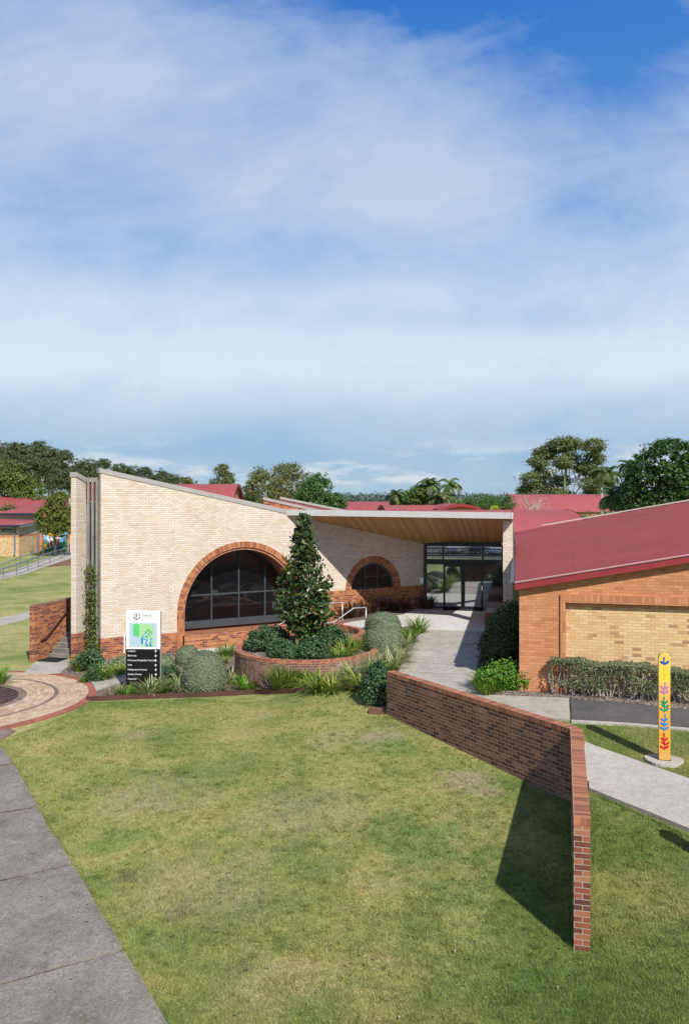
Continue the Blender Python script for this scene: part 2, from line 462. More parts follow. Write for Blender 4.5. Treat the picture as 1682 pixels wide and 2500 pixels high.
CONC_OLD = mat_concrete('weathered_concrete', (.172, .150, .124), (.262, .235, .198), (.080, .069, .056), 0.7, grit=.55)
CONC_R = mat_concrete('concrete_slab', (.37, .34, .295), (.455, .425, .37), (.24, .22, .19), 0.35)
ASPHALT = mat_concrete('asphalt_path', (.075, .070, .068), (.115, .108, .104), (.045, .043, .042), 0.5)
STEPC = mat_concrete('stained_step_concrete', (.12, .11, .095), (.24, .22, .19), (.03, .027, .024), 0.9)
LAWN = mat_lawn()
BLADE = mat_blade()
MULCH = mat_mulch('bark_mulch', (.09, .065, .05), (.20, .155, .125), (.36, .31, .27))
DARKSOIL = mat_mulch('dark_mulch', (.035, .022, .018), (.075, .05, .04), (.14, .10, .08))
REDMULCH = mat_mulch('red_brown_mulch', (.14, .065, .04), (.24, .12, .075), (.30, .17, .11))
TIMBER = mat_paint('edging_timber', (.085, .040, .030), 0.8, 0.2, 0.45, scale=2)

def mat_soffit():
    m, nt = new_mat('timber_soffit')
    uv = uvsock(nt)
    sp = nt.n('ShaderNodeSeparateXYZ', {0: uv})
    b = nt.m('DIVIDE', sp.outputs[0], 0.13)
    wn = nt.n('ShaderNodeTexWhiteNoise', {'W': nt.m('FLOOR', b)}, noise_dimensions='1D')
    grain = nt.noise(nt.mapping(uv, (14, 0.7, 1)), 1.0, 5, 0.6)
    c = nt.ramp(nt.m('ADD', nt.m('MULTIPLY', wn.outputs[0], 0.6), nt.m('MULTIPLY', grain, 0.4)), [(0.1, (.36, .185, .065)), (0.5, (.50, .275, .105)), (0.9, (.60, .36, .155))])
    gap = nt.m('LESS_THAN', nt.m('FRACT', b), 0.09)
    c = nt.mix(gap, c, (.10, .05, .02))
    finish(nt, c, 0.5, nt.bump(nt.m('SUBTRACT', 1.0, gap), 0.4, 0.01), 0.35)
    return m
SOFFIT = mat_soffit()

def mat_glass(name, tint, refl, rough=0.02):
    m, nt = new_mat(name)
    d = nt.n('ShaderNodeBsdfPrincipled', {'Base Color': (*tint, 1), 'Roughness': 0.3})
    n = nt.noise(objsock(nt), 0.8, 2, 0.5)
    g = nt.n('ShaderNodeBsdfGlossy', {'Color': (.86, .9, .92, 1), 'Roughness': rough, 'Normal': nt.bump(n, 0.02, 0.02)})
    fr = nt.n('ShaderNodeLayerWeight', {'Blend': 0.25}).outputs['Fresnel']
    f = nt.m('MINIMUM', nt.m('ADD', fr, refl), 1.0)
    mx = nt.n('ShaderNodeMixShader', {0: f, 1: d.outputs[0], 2: g.outputs[0]})
    nt.t.links.new(mx.outputs[0], nt.out.inputs[0])
    return m
GLASS_DARK = mat_glass('dark_window_glass', (.003, .003, .004), 0.085)
GLASS_DOOR = mat_glass('reflective_door_glass', (.008, .009, .010), 0.54)
GLASS_SLOT = mat_glass('grey_window_glass', (.045, .055, .065), 0.10)

# ------------------------------------------------------------------ sheets that follow the ground
def inside(poly, x, y):
    c = False; n = len(poly); j = n - 1
    for i in range(n):
        xi, yi = poly[i]; xj, yj = poly[j]
        if (yi > y) != (yj > y) and x < (xj - xi) * (y - yi) / (yj - yi + 1e-12) + xi: c = not c
        j = i
    return c

def resample(poly, step, jitter=0.0):
    out = []
    n = len(poly)
    for i in range(n):
        a = Vector(poly[i]); b = Vector(poly[(i + 1) % n])
        k = max(1, int((b - a).length / step))
        for q in range(k):
            p = a.lerp(b, q / k)
            if jitter and q: p += Vector((random.gauss(0, jitter), random.gauss(0, jitter)))
            out.append((p.x, p.y))
    return out

def sheet_into(mb, poly, off, depth=0.12, step=0.5, jitter=0.0, zf=None):
    poly = resample([tuple(p)[:2] for p in poly], step, jitter)
    n = len(poly)
    a = sum(poly[i][0] * poly[(i + 1) % n][1] - poly[(i + 1) % n][0] * poly[i][1] for i in range(n))
    if a < 0: poly = poly[::-1]
    xs = [p[0] for p in poly]; ys = [p[1] for p in poly]
    pts = [Vector(p) for p in poly]
    x = min(xs) + step * 0.5
    while x < max(xs):
        y = min(ys) + step * 0.5
        while y < max(ys):
            if inside(poly, x, y) and min((Vector((x, y)) - Vector(p)).length for p in poly) > step * 0.45:
                pts.append(Vector((x, y)))
            y += step
        x += step
    vo, eo, fo, *_ = delaunay_2d_cdt(pts, [(i, (i + 1) % n) for i in range(n)], [], 1, 1e-5)
    z = zf or (lambda x, y: gz(x, y) + off)
    for f in fo:
        q = [vo[i] for i in f]
        if (q[1] - q[0]).cross(q[2] - q[0]) < 0: q = q[::-1]
        mb.face([(p.x, p.y, z(p.x, p.y)) for p in q], [(p.x, p.y) for p in q])
    for i in range(n):
        (xa, ya), (xb, yb) = poly[i], poly[(i + 1) % n]
        za, zb = z(xa, ya), z(xb, yb)
        mb.face([(xa, ya, za - depth), (xb, yb, zb - depth), (xb, yb, zb), (xa, ya, za)])

def sheet(name, poly, off, mat, depth=0.12, step=0.5, jitter=0.0, zf=None):
    mb = MB(); sheet_into(mb, poly, off, depth, step, jitter, zf)
    return tag(mb.build(name, mat), kind='structure')

PX = lambda *pts: [tuple(G(x, y))[:2] for x, y in pts]

# ground reaching the horizon
def axis(lo, hi, step, far, n):
    a = list(np.arange(lo, hi + 1e-6, step))
    g = np.geomspace(step, far, n)
    return [lo - v for v in reversed(g.cumsum() if False else g * 1.0)] + a + [hi + v for v in g]
XS = axis(-32, 24, 0.5, 6000, 26); YS = axis(-6, 62, 0.5, 6000, 26)
V = []; Fc = []
for y in YS:
    for x in XS: V.append((x, y, gz(x, y)))
nx = len(XS)
for j in range(len(YS) - 1):
    for i in range(nx - 1):
        Fc.append((j * nx + i, j * nx + i + 1, (j + 1) * nx + i + 1, (j + 1) * nx + i))
me = bpy.data.meshes.new('ground'); me.from_pydata(V, [], Fc); me.materials.append(LAWN)
me.polygons.foreach_set('use_smooth', [True] * len(Fc))
o = bpy.data.objects.new('ground', me); COL.objects.link(o); tag(o, kind='structure')

# ------------------------------------------------------------------ foreground path (panels with open joints)
edge = [(-60, 1790), (-4, 1818), (34, 1865), (93, 1971), (113, 2016), (151, 2071), (192, 2136), (240, 2225), (299, 2321), (343, 2390), (405, 2500), (500, 2660)]
joints = [((-400, 1905), (36, 1869)), ((-420, 2068), (94, 1973)), ((-480, 2270), (178, 2115)), ((-520, 2560), (302, 2326))]
left = [(-400, 1800), (-400, 1905), (-420, 2068), (-480, 2270), (-520, 2560), (-560, 2660)]
def lerp_edge(y):
    for (xa, ya), (xb, yb) in zip(edge, edge[1:]):
        if ya <= y <= yb: return (xa + (xb - xa) * (y - ya) / (yb - ya), y)
    return edge[-1]
ys_r = [1790] + [j[1][1] for j in joints] + [2660]
ys_l = [1800] + [j[0][1] for j in joints] + [2660]
mb = MB()
for i in range(len(ys_r) - 1):
    g = 2.7
    ra, rb = ys_r[i] + g, ys_r[i + 1] - g
    right = [lerp_edge(ra)] + [e for e in edge if ra < e[1] < rb] + [lerp_edge(rb)]
    lft = [(-400 - 40 * i, ys_l[i] + g), (-400 - 40 * (i + 1), ys_l[i + 1] - g)]
    sheet_into(mb, PX(*(right + lft[::-1])), 0.045, 0.15, 0.4, 0.012)
tag(mb.build('path', CONC_OLD), kind='structure')
sheet('path_joint_bed', PX(*([(-400, 1800)] + [(x - 12, y) for x, y in edge] + [(-600, 2660)])), 0.012, DARKSOIL, 0.1, 0.6)

# ------------------------------------------------------------------ round brick paving on the left
RC = G(-40, 1697)
RCx, RCy = -12.3, 26.6
def ring_sheet(mb, r0, r1, off, a0=-math.pi, a1=math.pi, n=72, mi=0):
    for i in range(n):
        A, B = a0 + (a1 - a0) * i / n, a0 + (a1 - a0) * (i + 1) / n
        q = [(RCx + r * math.cos(t), RCy + r * math.sin(t)) for r, t in ((r0, A), (r1, A), (r1, B), (r0, B))]
        mb.face([(x, y, gz(x, y) + off) for x, y in q], [(A * r1, r0), (A * r1, r1), (B * r1, r1), (B * r1, r0)], mi)
        for k, fl in (((1, 2), False),):
            (xa, ya), (xb, yb) = q[1], q[2]
            mb.face([(xa, ya, gz(xa, ya) + off - .1), (xb, yb, gz(xb, yb) + off - .1), (xb, yb, gz(xb, yb) + off), (xa, ya, gz(xa, ya) + off)], mi=mi)
PAVER = mat_brick('sand_pavers', [(0.05, (.36, .24, .15)), (0.4, (.48, .34, .22)), (1.0, (.56, .43, .31))], (.22, .16, .11), w=0.23, h=0.115, t=0.008, stain=0.45, bump=0.3)
PAVER_G = mat_brick('brown_pavers', [(0.05, (.16, .11, .085)), (1.0, (.25, .18, .145))], (.12, .09, .07), w=0.23, h=0.115, t=0.008, stain=0.3, bump=0.3)
PAVER_R = mat_brick('red_pavers', [(0.05, (.26, .085, .055)), (1.0, (.37, .135, .085))], (.18, .08, .06), w=0.115, h=0.24, t=0.007, stain=0.35, bump=0.3, stagger=0)
mb = MB()
ring_sheet(mb, 1.86, 2.12, 0.034, mi=1)
for a in range(8):
    pass
ring_sheet(mb, 2.12, 2.95, 0.034, mi=0); ring_sheet(mb, 2.95, 3.09, 0.034, mi=1)
ring_sheet(mb, 3.09, 4.02, 0.034, mi=0); ring_sheet(mb, 4.02, 4.33, 0.034, mi=2)
# outer fan of pavers running out of the circle toward the grey path
tag(mb.build('paving', [PAVER, PAVER_G, PAVER_R]), kind='structure')
mb = MB()
poly = [(RCx + 1.86 * math.cos(a), RCy + 1.86 * math.sin(a)) for a in np.linspace(0, 2 * math.pi, 40)[:-1]]
sheet_into(mb, poly, 0.02, 0.05, 0.4); tag(mb.build('planting_circle', DARKSOIL), kind='structure')
q = PX((-120, 1815), (-10, 1822), (8, 1806), (40, 1786), (0, 1770), (-150, 1775))
sheet('paving_apron', q, 0.026, PAVER_G, 0.08, 0.4)

# ------------------------------------------------------------------ garden bed, edging and hard court
edge_line = [(212, 1712), (330, 1707), (480, 1702), (620, 1694), (740, 1689), (835, 1684), (905, 1690)]
bed = edge_line + [(938, 1746), (952, 1700), (975, 1640), (990, 1598), (1033, 1540), (1045, 1487), (800, 1480), (560, 1560), (240, 1600), (165, 1608), (120, 1650), (160, 1652), (205, 1668)]
sheet('garden_bed', PX(*bed), 0.03, MULCH, 0.1, 0.45)
sheet('court', PX((470, 1600), (560, 1590), (640, 1572), (700, 1560), (660, 1545), (540, 1570), (455, 1586)), 0.055, CONC_NEW, 0.06, 0.45)
sheet('garden_path', PX((222, 1664), (300, 1646), (318, 1662), (236, 1690)), 0.06, CONC, 0.08, 0.4)
sheet('stair_pad', PX((60, 1646), (88, 1618), (178, 1600), (166, 1632), (148, 1645), (120, 1648)), 0.05, CONC, 0.08, 0.4)
mb = MB()
pts = [G(x, y) for x, y in edge_line]
fine = []
for a, b in zip(pts, pts[1:]):
    k = max(1, int((b - a).length / 0.5))
    fine += [a.lerp(b, i / k) for i in range(k)]
fine.append(pts[-1])
for a, b in zip(fine, fine[1:]):
    d = (b - a); d.z = 0; d.normalize(); nn = Vector((-d.y, d.x, 0)) * 0.025
    za, zb = gz(a.x, a.y), gz(b.x, b.y)
    h = 0.15
    A0, A1, B0, B1 = a - nn, a + nn, b - nn, b + nn
    mb.face([(A0.x, A0.y, za - .1), (B0.x, B0.y, zb - .1), (B0.x, B0.y, zb + h), (A0.x, A0.y, za + h)])
    mb.face([(A0.x, A0.y, za + h), (B0.x, B0.y, zb + h), (B1.x, B1.y, zb + h), (A1.x, A1.y, za + h)])
    mb.face([(B1.x, B1.y, zb - .1), (A1.x, A1.y, za - .1), (A1.x, A1.y, za + h), (B1.x, B1.y, zb + h)])
tag(mb.build('garden_edging', TIMBER), 'dark reddish brown timber board edging between the lawn and the garden bed', 'edging')

# ------------------------------------------------------------------ paths on the right
def panels(name, quads, off, mat, depth=0.12, jit=0.006):
    mb = MB()
    for qd in quads: sheet_into(mb, qd, off, depth, 0.45, jit)
    return tag(mb.build(name, mat), kind='structure')
# entrance walk in bays
walkL = [(1033, 1538.5), (1010, 1571), (983, 1619), (974, 1643)]
walkR = [(1186, 1546), (1176, 1578), (1164, 1630), (1160, 1652)]
qs = []
for i in range(3):
    a, b = walkL[i], walkL[i + 1]; c, d = walkR[i], walkR[i + 1]
    qs.append(PX((a[0], a[1] + .8), (c[0], c[1] + .8), (d[0], d[1] - .8), (b[0], b[1] - .8)))
qs.append(PX((974, 1644), (1160, 1653), (1180, 1700), (1388, 1708), (1390, 1762), (1250, 1744), (1100, 1716), (985, 1690)))
panels('entrance_path', qs, 0.05, CONC)
sheet('path_joint_bed', PX((1030, 1540), (1182, 1547), (1160, 1652), (1178, 1698), (1380, 1712), (1380, 1755), (1100, 1712), (988, 1685), (978, 1640)), 0.02, DARKSOIL, 0.05, 0.5)
sheet('entrance_landing', PX((1040, 1476), (1240, 1480), (1196, 1545), (1034, 1537), (1000, 1530), (905, 1541), (868, 1546), (824, 1529), (900, 1516), (985, 1503)), 0.06, CONC_NEW, 0.1, 0.5)
q = [(1391, 1710), (1520, 1719), (1690, 1736), (1800, 1746), (1800, 1792), (1690, 1783), (1540, 1770), (1394, 1762)]
sheet('asphalt_path', PX(*q), 0.04, ASPHALT, 0.1, 0.5, 0.012)
sheet('path_kerb', PX((1394, 1762), (1540, 1770), (1690, 1783), (1800, 1792), (1800, 1796), (1690, 1787), (1540, 1774), (1394, 1766)), 0.055, CONC_R, 0.1, 0.5)
panels('slab_path', [PX((1405, 1812), (1470, 1837), (1572, 1873), (1437, 1916), (1400, 1905)),
                     PX((1574, 1874), (1700, 1918), (1850, 1972), (1850, 2125), (1700, 2042), (1437, 1934), (1437, 1918))], 0.10, CONC_R, 0.22)
sheet('hedge_bed', PX((1176, 1696), (1200, 1640), (1262, 1640), (1272, 1672), (1400, 1690), (1700, 1705), (1800, 1712), (1800, 1744), (1690, 1734), (1520, 1717), (1391, 1708), (1190, 1701)), 0.035, MULCH, 0.1, 0.45)
sheet('shaded_bed', PX((1166, 1642), (1190, 1548), (1230, 1520), (1290, 1520), (1290, 1660), (1200, 1655)), 0.03, DARKSOIL, 0.1, 0.45)
# background left: lawn path and ramp
sheet('lawn_path', PX((-60, 1522), (73, 1494), (140, 1480), (140, 1495), (73, 1511), (-60, 1545)), 0.03, CONC, 0.06, 1.0)
sheet('ramp', PX((-40, 1412), (34, 1394), (95, 1370), (190, 1342), (190, 1360), (117, 1383), (69, 1401), (-40, 1426)), 0.06, CONC, 0.2, 1.0)
sheet('ramp_bed', PX((112, 1384), (185, 1361), (185, 1380), (125, 1384)), 0.03, REDMULCH, 0.05, 1.0)
sheet('car_park', [(-40, -30), (40, -30), (40, -75), (-40, -75)], 0.03, ASPHALT, 0.1, 5.0)
# ------------------------------------------------------------------ main hall (angled cream wall with two arches)
OX, OY, TH = -9.58, 33.06, R(30.4)
CT, ST = math.cos(TH), math.sin(TH)
def UW(u, v, z=0.0):      # along the wall, out from the wall -> world
    return Vector((OX + u * CT + v * ST, OY + u * ST - v * CT, z))
hall = thing('school_hall', 'cream brick hall with sloping roofline, two brick arches and folded entrance canopy', 'building', (OX, OY, 0), TH)
def toloc(p):
    d = Vector(p) - Vector((OX, OY, 0))
    return Vector((d.x * CT + d.y * ST, -d.x * ST + d.y * CT, d.z))
ztop = lambda u: 7.52 - 0.207 * u
AU, AZ, AR = 6.08, 1.69, 2.97         # large arch
BU, BZ, BR = 12.69, 2.28, 1.53        # small arch
def arc(cu, cz, r, a0, a1, n=40):
    return [(cu + r * math.cos(a0 + (a1 - a0) * i / n), cz + r * math.sin(a0 + (a1 - a0) * i / n)) for i in range(n + 1)]
a28 = math.asin((2.28 - AZ) / AR)
poly = [(0, 1.0), (3.11, 1.0)] + arc(AU, AZ, AR, math.pi, a28) + arc(BU, BZ, BR, math.pi, 0) + [(15.62, 2.28), (15.62, ztop(15.62)), (0, ztop(0))]
MB().plate(poly, 0, 0.34).build('wall', CREAM, hall)
mb = MB()
mb.plate([(0, -.8), (3.11, -.8), (3.11, 1.0), (0, 1.0)], 0.0, 0.34)
mb.plate([(3.43, -.8), (8.73, -.8), (8.73, .81), (3.43, .81)], 0.004, 0.34)
mb.plate([(9.05, -.8), (15.62, -.8), (15.62, 2.04), (9.03, 2.04), (9.05, 1.69)], 0.0, 0.34)
mb.build('base_course', RED, hall)
mb = MB()
for u0, u1 in ((8.99, 11.1), (14.28, 15.62)): mb.plate([(u0, 2.045), (u1, 2.045), (u1, 2.28), (u0, 2.28)], -0.004, 0.30)
mb.plate([(11.1, 2.045), (14.28, 2.045), (14.28, 2.277), (11.1, 2.277)], -0.012, 0.30)
mb.build('sill_course', ROWLOCK, hall)
mb = MB()
mb.annulus(AU, AZ, 2.725, AR, 0, math.pi, -0.010, 0.30, 64)
for u0, u1 in ((3.11, 3.355), (8.805, 9.05)): mb.plate([(u0, -.8), (u1, -.8), (u1, AZ), (u0, AZ)], -0.010, 0.30)
mb.build('arch_surround', [ROWLOCK], hall)
mb = MB()
mb.annulus(AU, AZ, 2.62, 2.722, 0, math.pi, 0.055, 0.30, 64)
for u0, u1 in ((3.358, 3.46), (8.70, 8.802)): mb.plate([(u0, .81), (u1, .81), (u1, AZ), (u0, AZ)], 0.055, 0.30)
mb.build('arch_surround', ROWLOCK, hall)
# deep reveal behind the large arch
mb = MB(); D = 1.15
for i in range(48):
    A, B = math.pi * i / 48, math.pi * (i + 1) / 48
    P = lambda a, y: (AU + 2.64 * math.cos(a), y, AZ + 2.64 * math.sin(a))
    mb.face([P(A, .28), P(B, .28), P(B, D), P(A, D)], [(A * 2.64, .28), (B * 2.64, .28), (B * 2.64, D), (A * 2.64, D)])
mb.face([(3.44, .28, .81), (3.44, .28, AZ), (3.44, D, AZ), (3.44, D, .81)])
mb.face([(8.72, .28, AZ), (8.72, .28, .81), (8.72, D, .81), (8.72, D, AZ)])
mb.face([(3.44, .342, .812), (8.72, .342, .812), (8.72, D, .812), (3.44, D, .812)])
mb.face([(3.44, D + .12, .7), (8.72, D + .12, .7), (8.72, D + .12, 1.0), (3.44, D + .12, 1.0)])
mb.build('arch_reveal', HEADER, hall)
win = MB().box(3.45, 8.71, D - .12, D + .10, .93, 1.17).box(3.45, 8.71, D - .05, D + .06, 1.171, 1.23)
frame = win.build('window', CHAR, hall)
mb = MB()
for u in (3.80, 5.05, 6.33, 7.60, 8.45):
    h = AZ + math.sqrt(max(0, 2.62 ** 2 - (u - AU) ** 2))
    mb.box(u - .032, u + .032, D - .06, D + .05, 1.23, h)
mb.box(3.46, 8.70, D - .055, D + .045, 2.30, 2.365)
mb.annulus(AU, AZ, 2.56, 2.635, 0, math.pi, D - .05, D + .05, 48)
mb.build('mullion', CHAR, frame)
mb = MB()
mb.face([(x, D, z) for x, z in ([(3.46, 1.2), (8.70, 1.2)] + arc(AU, AZ, 2.62, 0, math.pi, 40))])
mb.build('pane', GLASS_DARK, frame)
# small arch
MB().annulus(BU, BZ, 1.29, BR, 0, math.pi, -0.010, 0.30, 40).build('arch_surround', ROWLOCK, hall)
MB().annulus(BU, BZ, 1.19, 1.287, 0, math.pi, 0.04, 0.30, 40).build('arch_surround', ROWLOCK, hall)
w2 = MB().annulus(BU, BZ, 1.10, 1.186, 0, math.pi, .13, .22, 40).box(BU - 1.18, BU + 1.18, .12, .22, 2.279, 2.36).build('window', CHAR, hall)
mb = MB()
for u in (BU - .38, BU + .30): mb.box(u - .03, u + .03, .15, .21, 2.36, BZ + math.sqrt(1.12 ** 2 - (u - BU) ** 2))
mb.box(BU - .38, BU + 1.0, .152, .208, 2.80, 2.85)
mb.build('mullion', CHAR, w2)
mb = MB(); mb.face([(x, .19, z) for x, z in arc(BU, BZ + .01, 1.14, 0, math.pi, 30)]); mb.build('pane', GLASS_DARK, w2)
# capping along the slope, roof and other walls
mb = MB(); L = 8.62
mb.plate([(-.06, ztop(-.06)), (L, ztop(L)), (L, ztop(L) + .185), (-.06, ztop(-.06) + .185)], -0.03, 0.40)
mb.build('capping', CAPPING, hall)
mb = MB()
mb.slab([(0.25, .36), (15.6, .36), (15.6, 10), (10.0, 10)], lambda x, y: ztop(x) - .25, lambda x, y: ztop(x) - .02)
mb.build('roof', ROOFRED, hall)
# side pier, glazed slot with fins, and stair side wall: they follow the campus grid (14.5 deg)
GA = R(-14.8)
dvec = Vector((0.2554, 0.9668, 0)); evec = Vector((0.9668, -0.2554, 0))
P0 = Vector((-10.67, 32.8, 0))
def gridmesh(origin):
    return toloc(origin), GA - TH
def pier_part(z0, z1, name, mat, zt=None):
    loc, rz = gridmesh(P0)
    mb = MB()
    if zt: mb.plate([(0, z0), (.235, z0), (.235, z1), (0, z1)], 0, .01) if False else None
    mb.slab([(0, 0), (.235, 0), (.235, .70), (0, .70)], z0, zt or z1)
    return mb.build(name, mat, hall, loc, rz)
pier_part(-.8, 1.24, 'base_course', RED)
pier_part(1.242, 7.32, 'pier', CREAM, lambda x, y: 7.36 - .30 * y)
loc, rz = gridmesh(P0)
mb = MB(); mb.slab([(-.03, -.03), (.27, -.03), (.27, .73), (-.03, .73)], lambda x, y: 7.362 - .30 * max(0, y), lambda x, y: 7.55 - .30 * max(0, y)); mb.build('capping', CAPPING, hall, loc, rz)
mb = MB(); mb.slab([(0, .705), (.235, .705), (.235, 12), (0, 12)], -.8, 6.3); mb.build('side_wall', CREAM, hall, loc, rz)
S0 = P0 + evec * .20 + dvec * .70; S1 = UW(-0.02, -.34)
sd = (S1 - S0); SL = sd.length; sa = math.atan2(sd.y, sd.x)
loc, rz = toloc(S0), sa - TH
# in this frame x runs along the slot, -y is outward
slot = MB().box(0, SL, .10, .14, -.6, 6.38).build('window', GLASS_SLOT, hall, loc, rz)
mb = MB()
for z in (.2, 2.4, 4.4, 6.0): mb.box(0, SL, .05, .098, z, z + .06)
for x in (.01, .25, .46): mb.box(x, x + .035, .05, .098, -.6, 6.3)
mb.box(0, SL, .04, .098, 6.10, 6.38)
mb.build('mullion', CHAR, slot)
MB().box(0, SL, .08, .14, 6.40, 7.18).build('panel', REDPANEL, hall, loc, rz)
MB().box(-.05, SL + .02, .0, .3, 7.18, 7.33).build('capping', CAPPING, hall, loc, rz)
for x in (.12, .30, .475):
    MB().box(x, x + .06, -.09, .03, -.3, 7.36).build('fin', FIN, hall, loc, rz)

# folded canopy
T = UW(8.2, 0.02, ztop(8.2) - .03); Cc = Vector((6.77, 33.75, 5.73)); Wn = UW(15.62, .01, ztop(15.62) - .012); Gc = Vector((8.35, 41.2, 4.32))
T2 = UW(7.9, -.02, 5.80)
def bil(a, b, s, t):          # T-Cc front edge, Wn-Gc back edge
    return (T.lerp(Cc, s)).lerp(Wn.lerp(Gc, s), t) if a is None else None
mb = MB(); ns, ntt = 24, 12
def cuv(p): return (p.x - .2 * p.y, p.y)
for i in range(ns):
    for j in range(ntt):
        q = [bil(None, None, s / ns, t / ntt) for s, t in ((i, j), (i + 1, j), (i + 1, j + 1), (i, j + 1))]
        mb.face([toloc(p) for p in reversed(q)], [cuv(p) for p in reversed(q)])
mb.build('soffit', SOFFIT, hall)
mb = MB()
up = Vector((0, 0, .225))
inw = Vector((0, .10, 0))
def strip(a, b, h=.225, th=.06, side=Vector((0, 1, 0))):
    u = Vector((0, 0, h)); lo = Vector((0, 0, -.03))
    a0, b0 = toloc(a + lo), toloc(b + lo); a1, b1 = toloc(a + u), toloc(b + u)
    s = toloc(Vector((OX, OY, 0)) + side * th)
    mb.face([a0, b0, b1, a1]); mb.face([b0 + s, a0 + s, a1 + s, b1 + s]); mb.face([a1, b1, b1 + s, a1 + s]); mb.face([a0 + s, b0 + s, b0, a0])
    mb.face([b0, b0 + s, b1 + s, b1]); mb.face([a0, a1, a1 + s, a0 + s])
fd = (Cc - T).normalized(); fout = Vector((fd.y, -fd.x, 0)) * .05
strip(T + fout - fd * .25, Cc + fout, side=-fout.normalized())
strip(Cc + fout, Gc, side=Vector((-1, 0, 0)))
mb.build('fascia', CAPLIGHT, hall)
mb = MB()
for i in range(ns):
    q = [bil(None, None, s / ns, t) + Vector((0, 0, .20)) for s, t in ((i, 0), (i + 1, 0), (i + 1, 1), (i, 1))]
    mb.face([toloc(p) for p in q])
mb.build('canopy', ROOFRED, hall)
# brick pillar carrying the canopy corner
prz = R(-12)
ploc = Vector((6.47, 34.35, 0))
MB().box(0, .40, 0, .46, .6, 5.62).build('pillar', CREAM, hall, toloc(ploc), prz - TH)

# glazed entrance
E0 = Vector((3.87, 40.90, 0)); ea = math.atan2(-.72, 3.75); EZ = 1.18
def ent(mbx, name, mat, parent=hall):
    return mbx.build(name, mat, parent, toloc(E0), ea - TH)
ZT = 4.29
mb = MB()
mb.box(0, .14, -.05, .07, EZ, ZT); mb.box(3.70, 3.80, -.05, .07, EZ, ZT); mb.box(.14, 3.70, -.05, .07, ZT - .09, ZT + .12)
mb.box(.14, 3.70, -.055, .075, 3.30, 3.56)
mb.box(.14, .93, -.05, .07, EZ, EZ + .08); mb.box(2.86, 3.70, -.05, .07, EZ, EZ + .05)
for x in (.93, 2.82): mb.box(x - .035, x + .035, -.052, .072, 3.56, ZT - .09)
for z in (4.05, 3.82, 3.72): mb.box(.14, 3.70, -.05, -.02, z, z + .05)
ef = ent(mb, 'door_frame', BLACKM)
mb = MB(); mb.face([(.14, 0, EZ + .08), (.93, 0, EZ + .08), (.93, 0, 3.3), (.14, 0, 3.3)])
mb.face([(2.86, 0, EZ + .05), (3.70, 0, EZ + .05), (3.70, 0, 3.3), (2.86, 0, 3.3)])
mb.face([(.14, 0, 3.56), (3.70, 0, 3.56), (3.70, 0, ZT - .09), (.14, 0, ZT - .09)])
mb.face([(.10, .06, EZ), (3.72, .06, EZ), (3.72, .06, 3.5), (.10, .06, 3.5)]); o = mb.build('pane', GLASS_DOOR, ef)
for k, (x0, x1) in enumerate(((.94, 1.875), (1.885, 2.83))):
    mb = MB(); s = .09
    mb.box(x0, x0 + s, -.06, .0, EZ + .01, 3.29); mb.box(x1 - s, x1, -.06, .0, EZ + .01, 3.29)
    mb.box(x0 + s, x1 - s, -.06, .0, EZ + .01, EZ + .12); mb.box(x0 + s, x1 - s, -.06, .0, 3.20, 3.29)
    dr = ent(mb, 'door', BLACKM)
    mb = MB(); mb.face([(x0 + s, -.03, EZ + .12), (x1 - s, -.03, EZ + .12), (x1 - s, -.03, 3.2), (x0 + s, -.03, 3.2)]); mb.build('pane', GLASS_DOOR, dr)
    if k: MB().box(x1 - .07, x1 - .03, -.085, -.061, 2.1, 2.3).build('handle', STEEL, dr)
MB().box(-.19, -.02, -.14, -.04, 2.36, 2.66).build('intercom_box', WHITEP, hall, toloc(E0), ea - TH)

# ------------------------------------------------------------------ lettering
def text(s, size, mat, parent, loc, rotz=0.0, align='LEFT', name='lettering', ext=0.004, sx=1.0):
    cu = bpy.data.curves.new('txt', 'FONT'); cu.body = s; cu.size = size; cu.extrude = ext; cu.align_x = align
    t = bpy.data.objects.new('txt', cu); COL.objects.link(t)
    bpy.context.view_layer.update()
    me = bpy.data.meshes.new_from_object(t.evaluated_get(bpy.context.evaluated_depsgraph_get()))
    bpy.data.objects.remove(t); bpy.data.curves.remove(cu)
    me.transform(Matrix.Diagonal((sx, 1, 1, 1)))
    me.transform(Matrix.Rotation(math.pi / 2, 4, 'X'))
    me.materials.clear(); me.materials.append(mat)
    o = bpy.data.objects.new(name, me); COL.objects.link(o); o.parent = parent; o.location = loc; o.rotation_euler = (0, 0, rotz)
    return o
lt = text('ADMINISTRATION', .36, CHAR, hall, toloc(E0 + Vector((math.cos(ea) * .62, math.sin(ea) * .62, 0)) + Vector((math.sin(ea), -math.cos(ea), 0)) * .10) + Vector((0, 0, 3.74)), ea - TH, ext=.025, sx=.94)

tag(MB().box(0, 1.9, -.75, -.09, 1.18, 1.20).build('door_mat', mat_paint('rubber_mat', (.02, .02, .022), .9, .1, .3), None, E0 + Vector((math.cos(ea) * .95, math.sin(ea) * .95, 0)), ea), 'long black rubber mat in front of the glass entrance doors', 'mat')

# low brick bench wall beside the entrance
B0 = Vector((5.60, 33.6, 0)); ba = math.atan2(6.95, 1.28)
bench = thing('brick_bench', 'low red brick bench wall running along the right of the entrance to the pillar', 'bench', (B0.x, B0.y, 1.1), ba)
MB().box(0, 7.0, -.66, 0, -.4, .30).build('base', BROWN_END, bench)
MB().box(-.01, 7.0, -.675, .01, .302, .40).build('seat', COPING, bench)
MB().box(3.2, 5.3, -.70, -.01, .403, .62).build('block', CONC, bench)
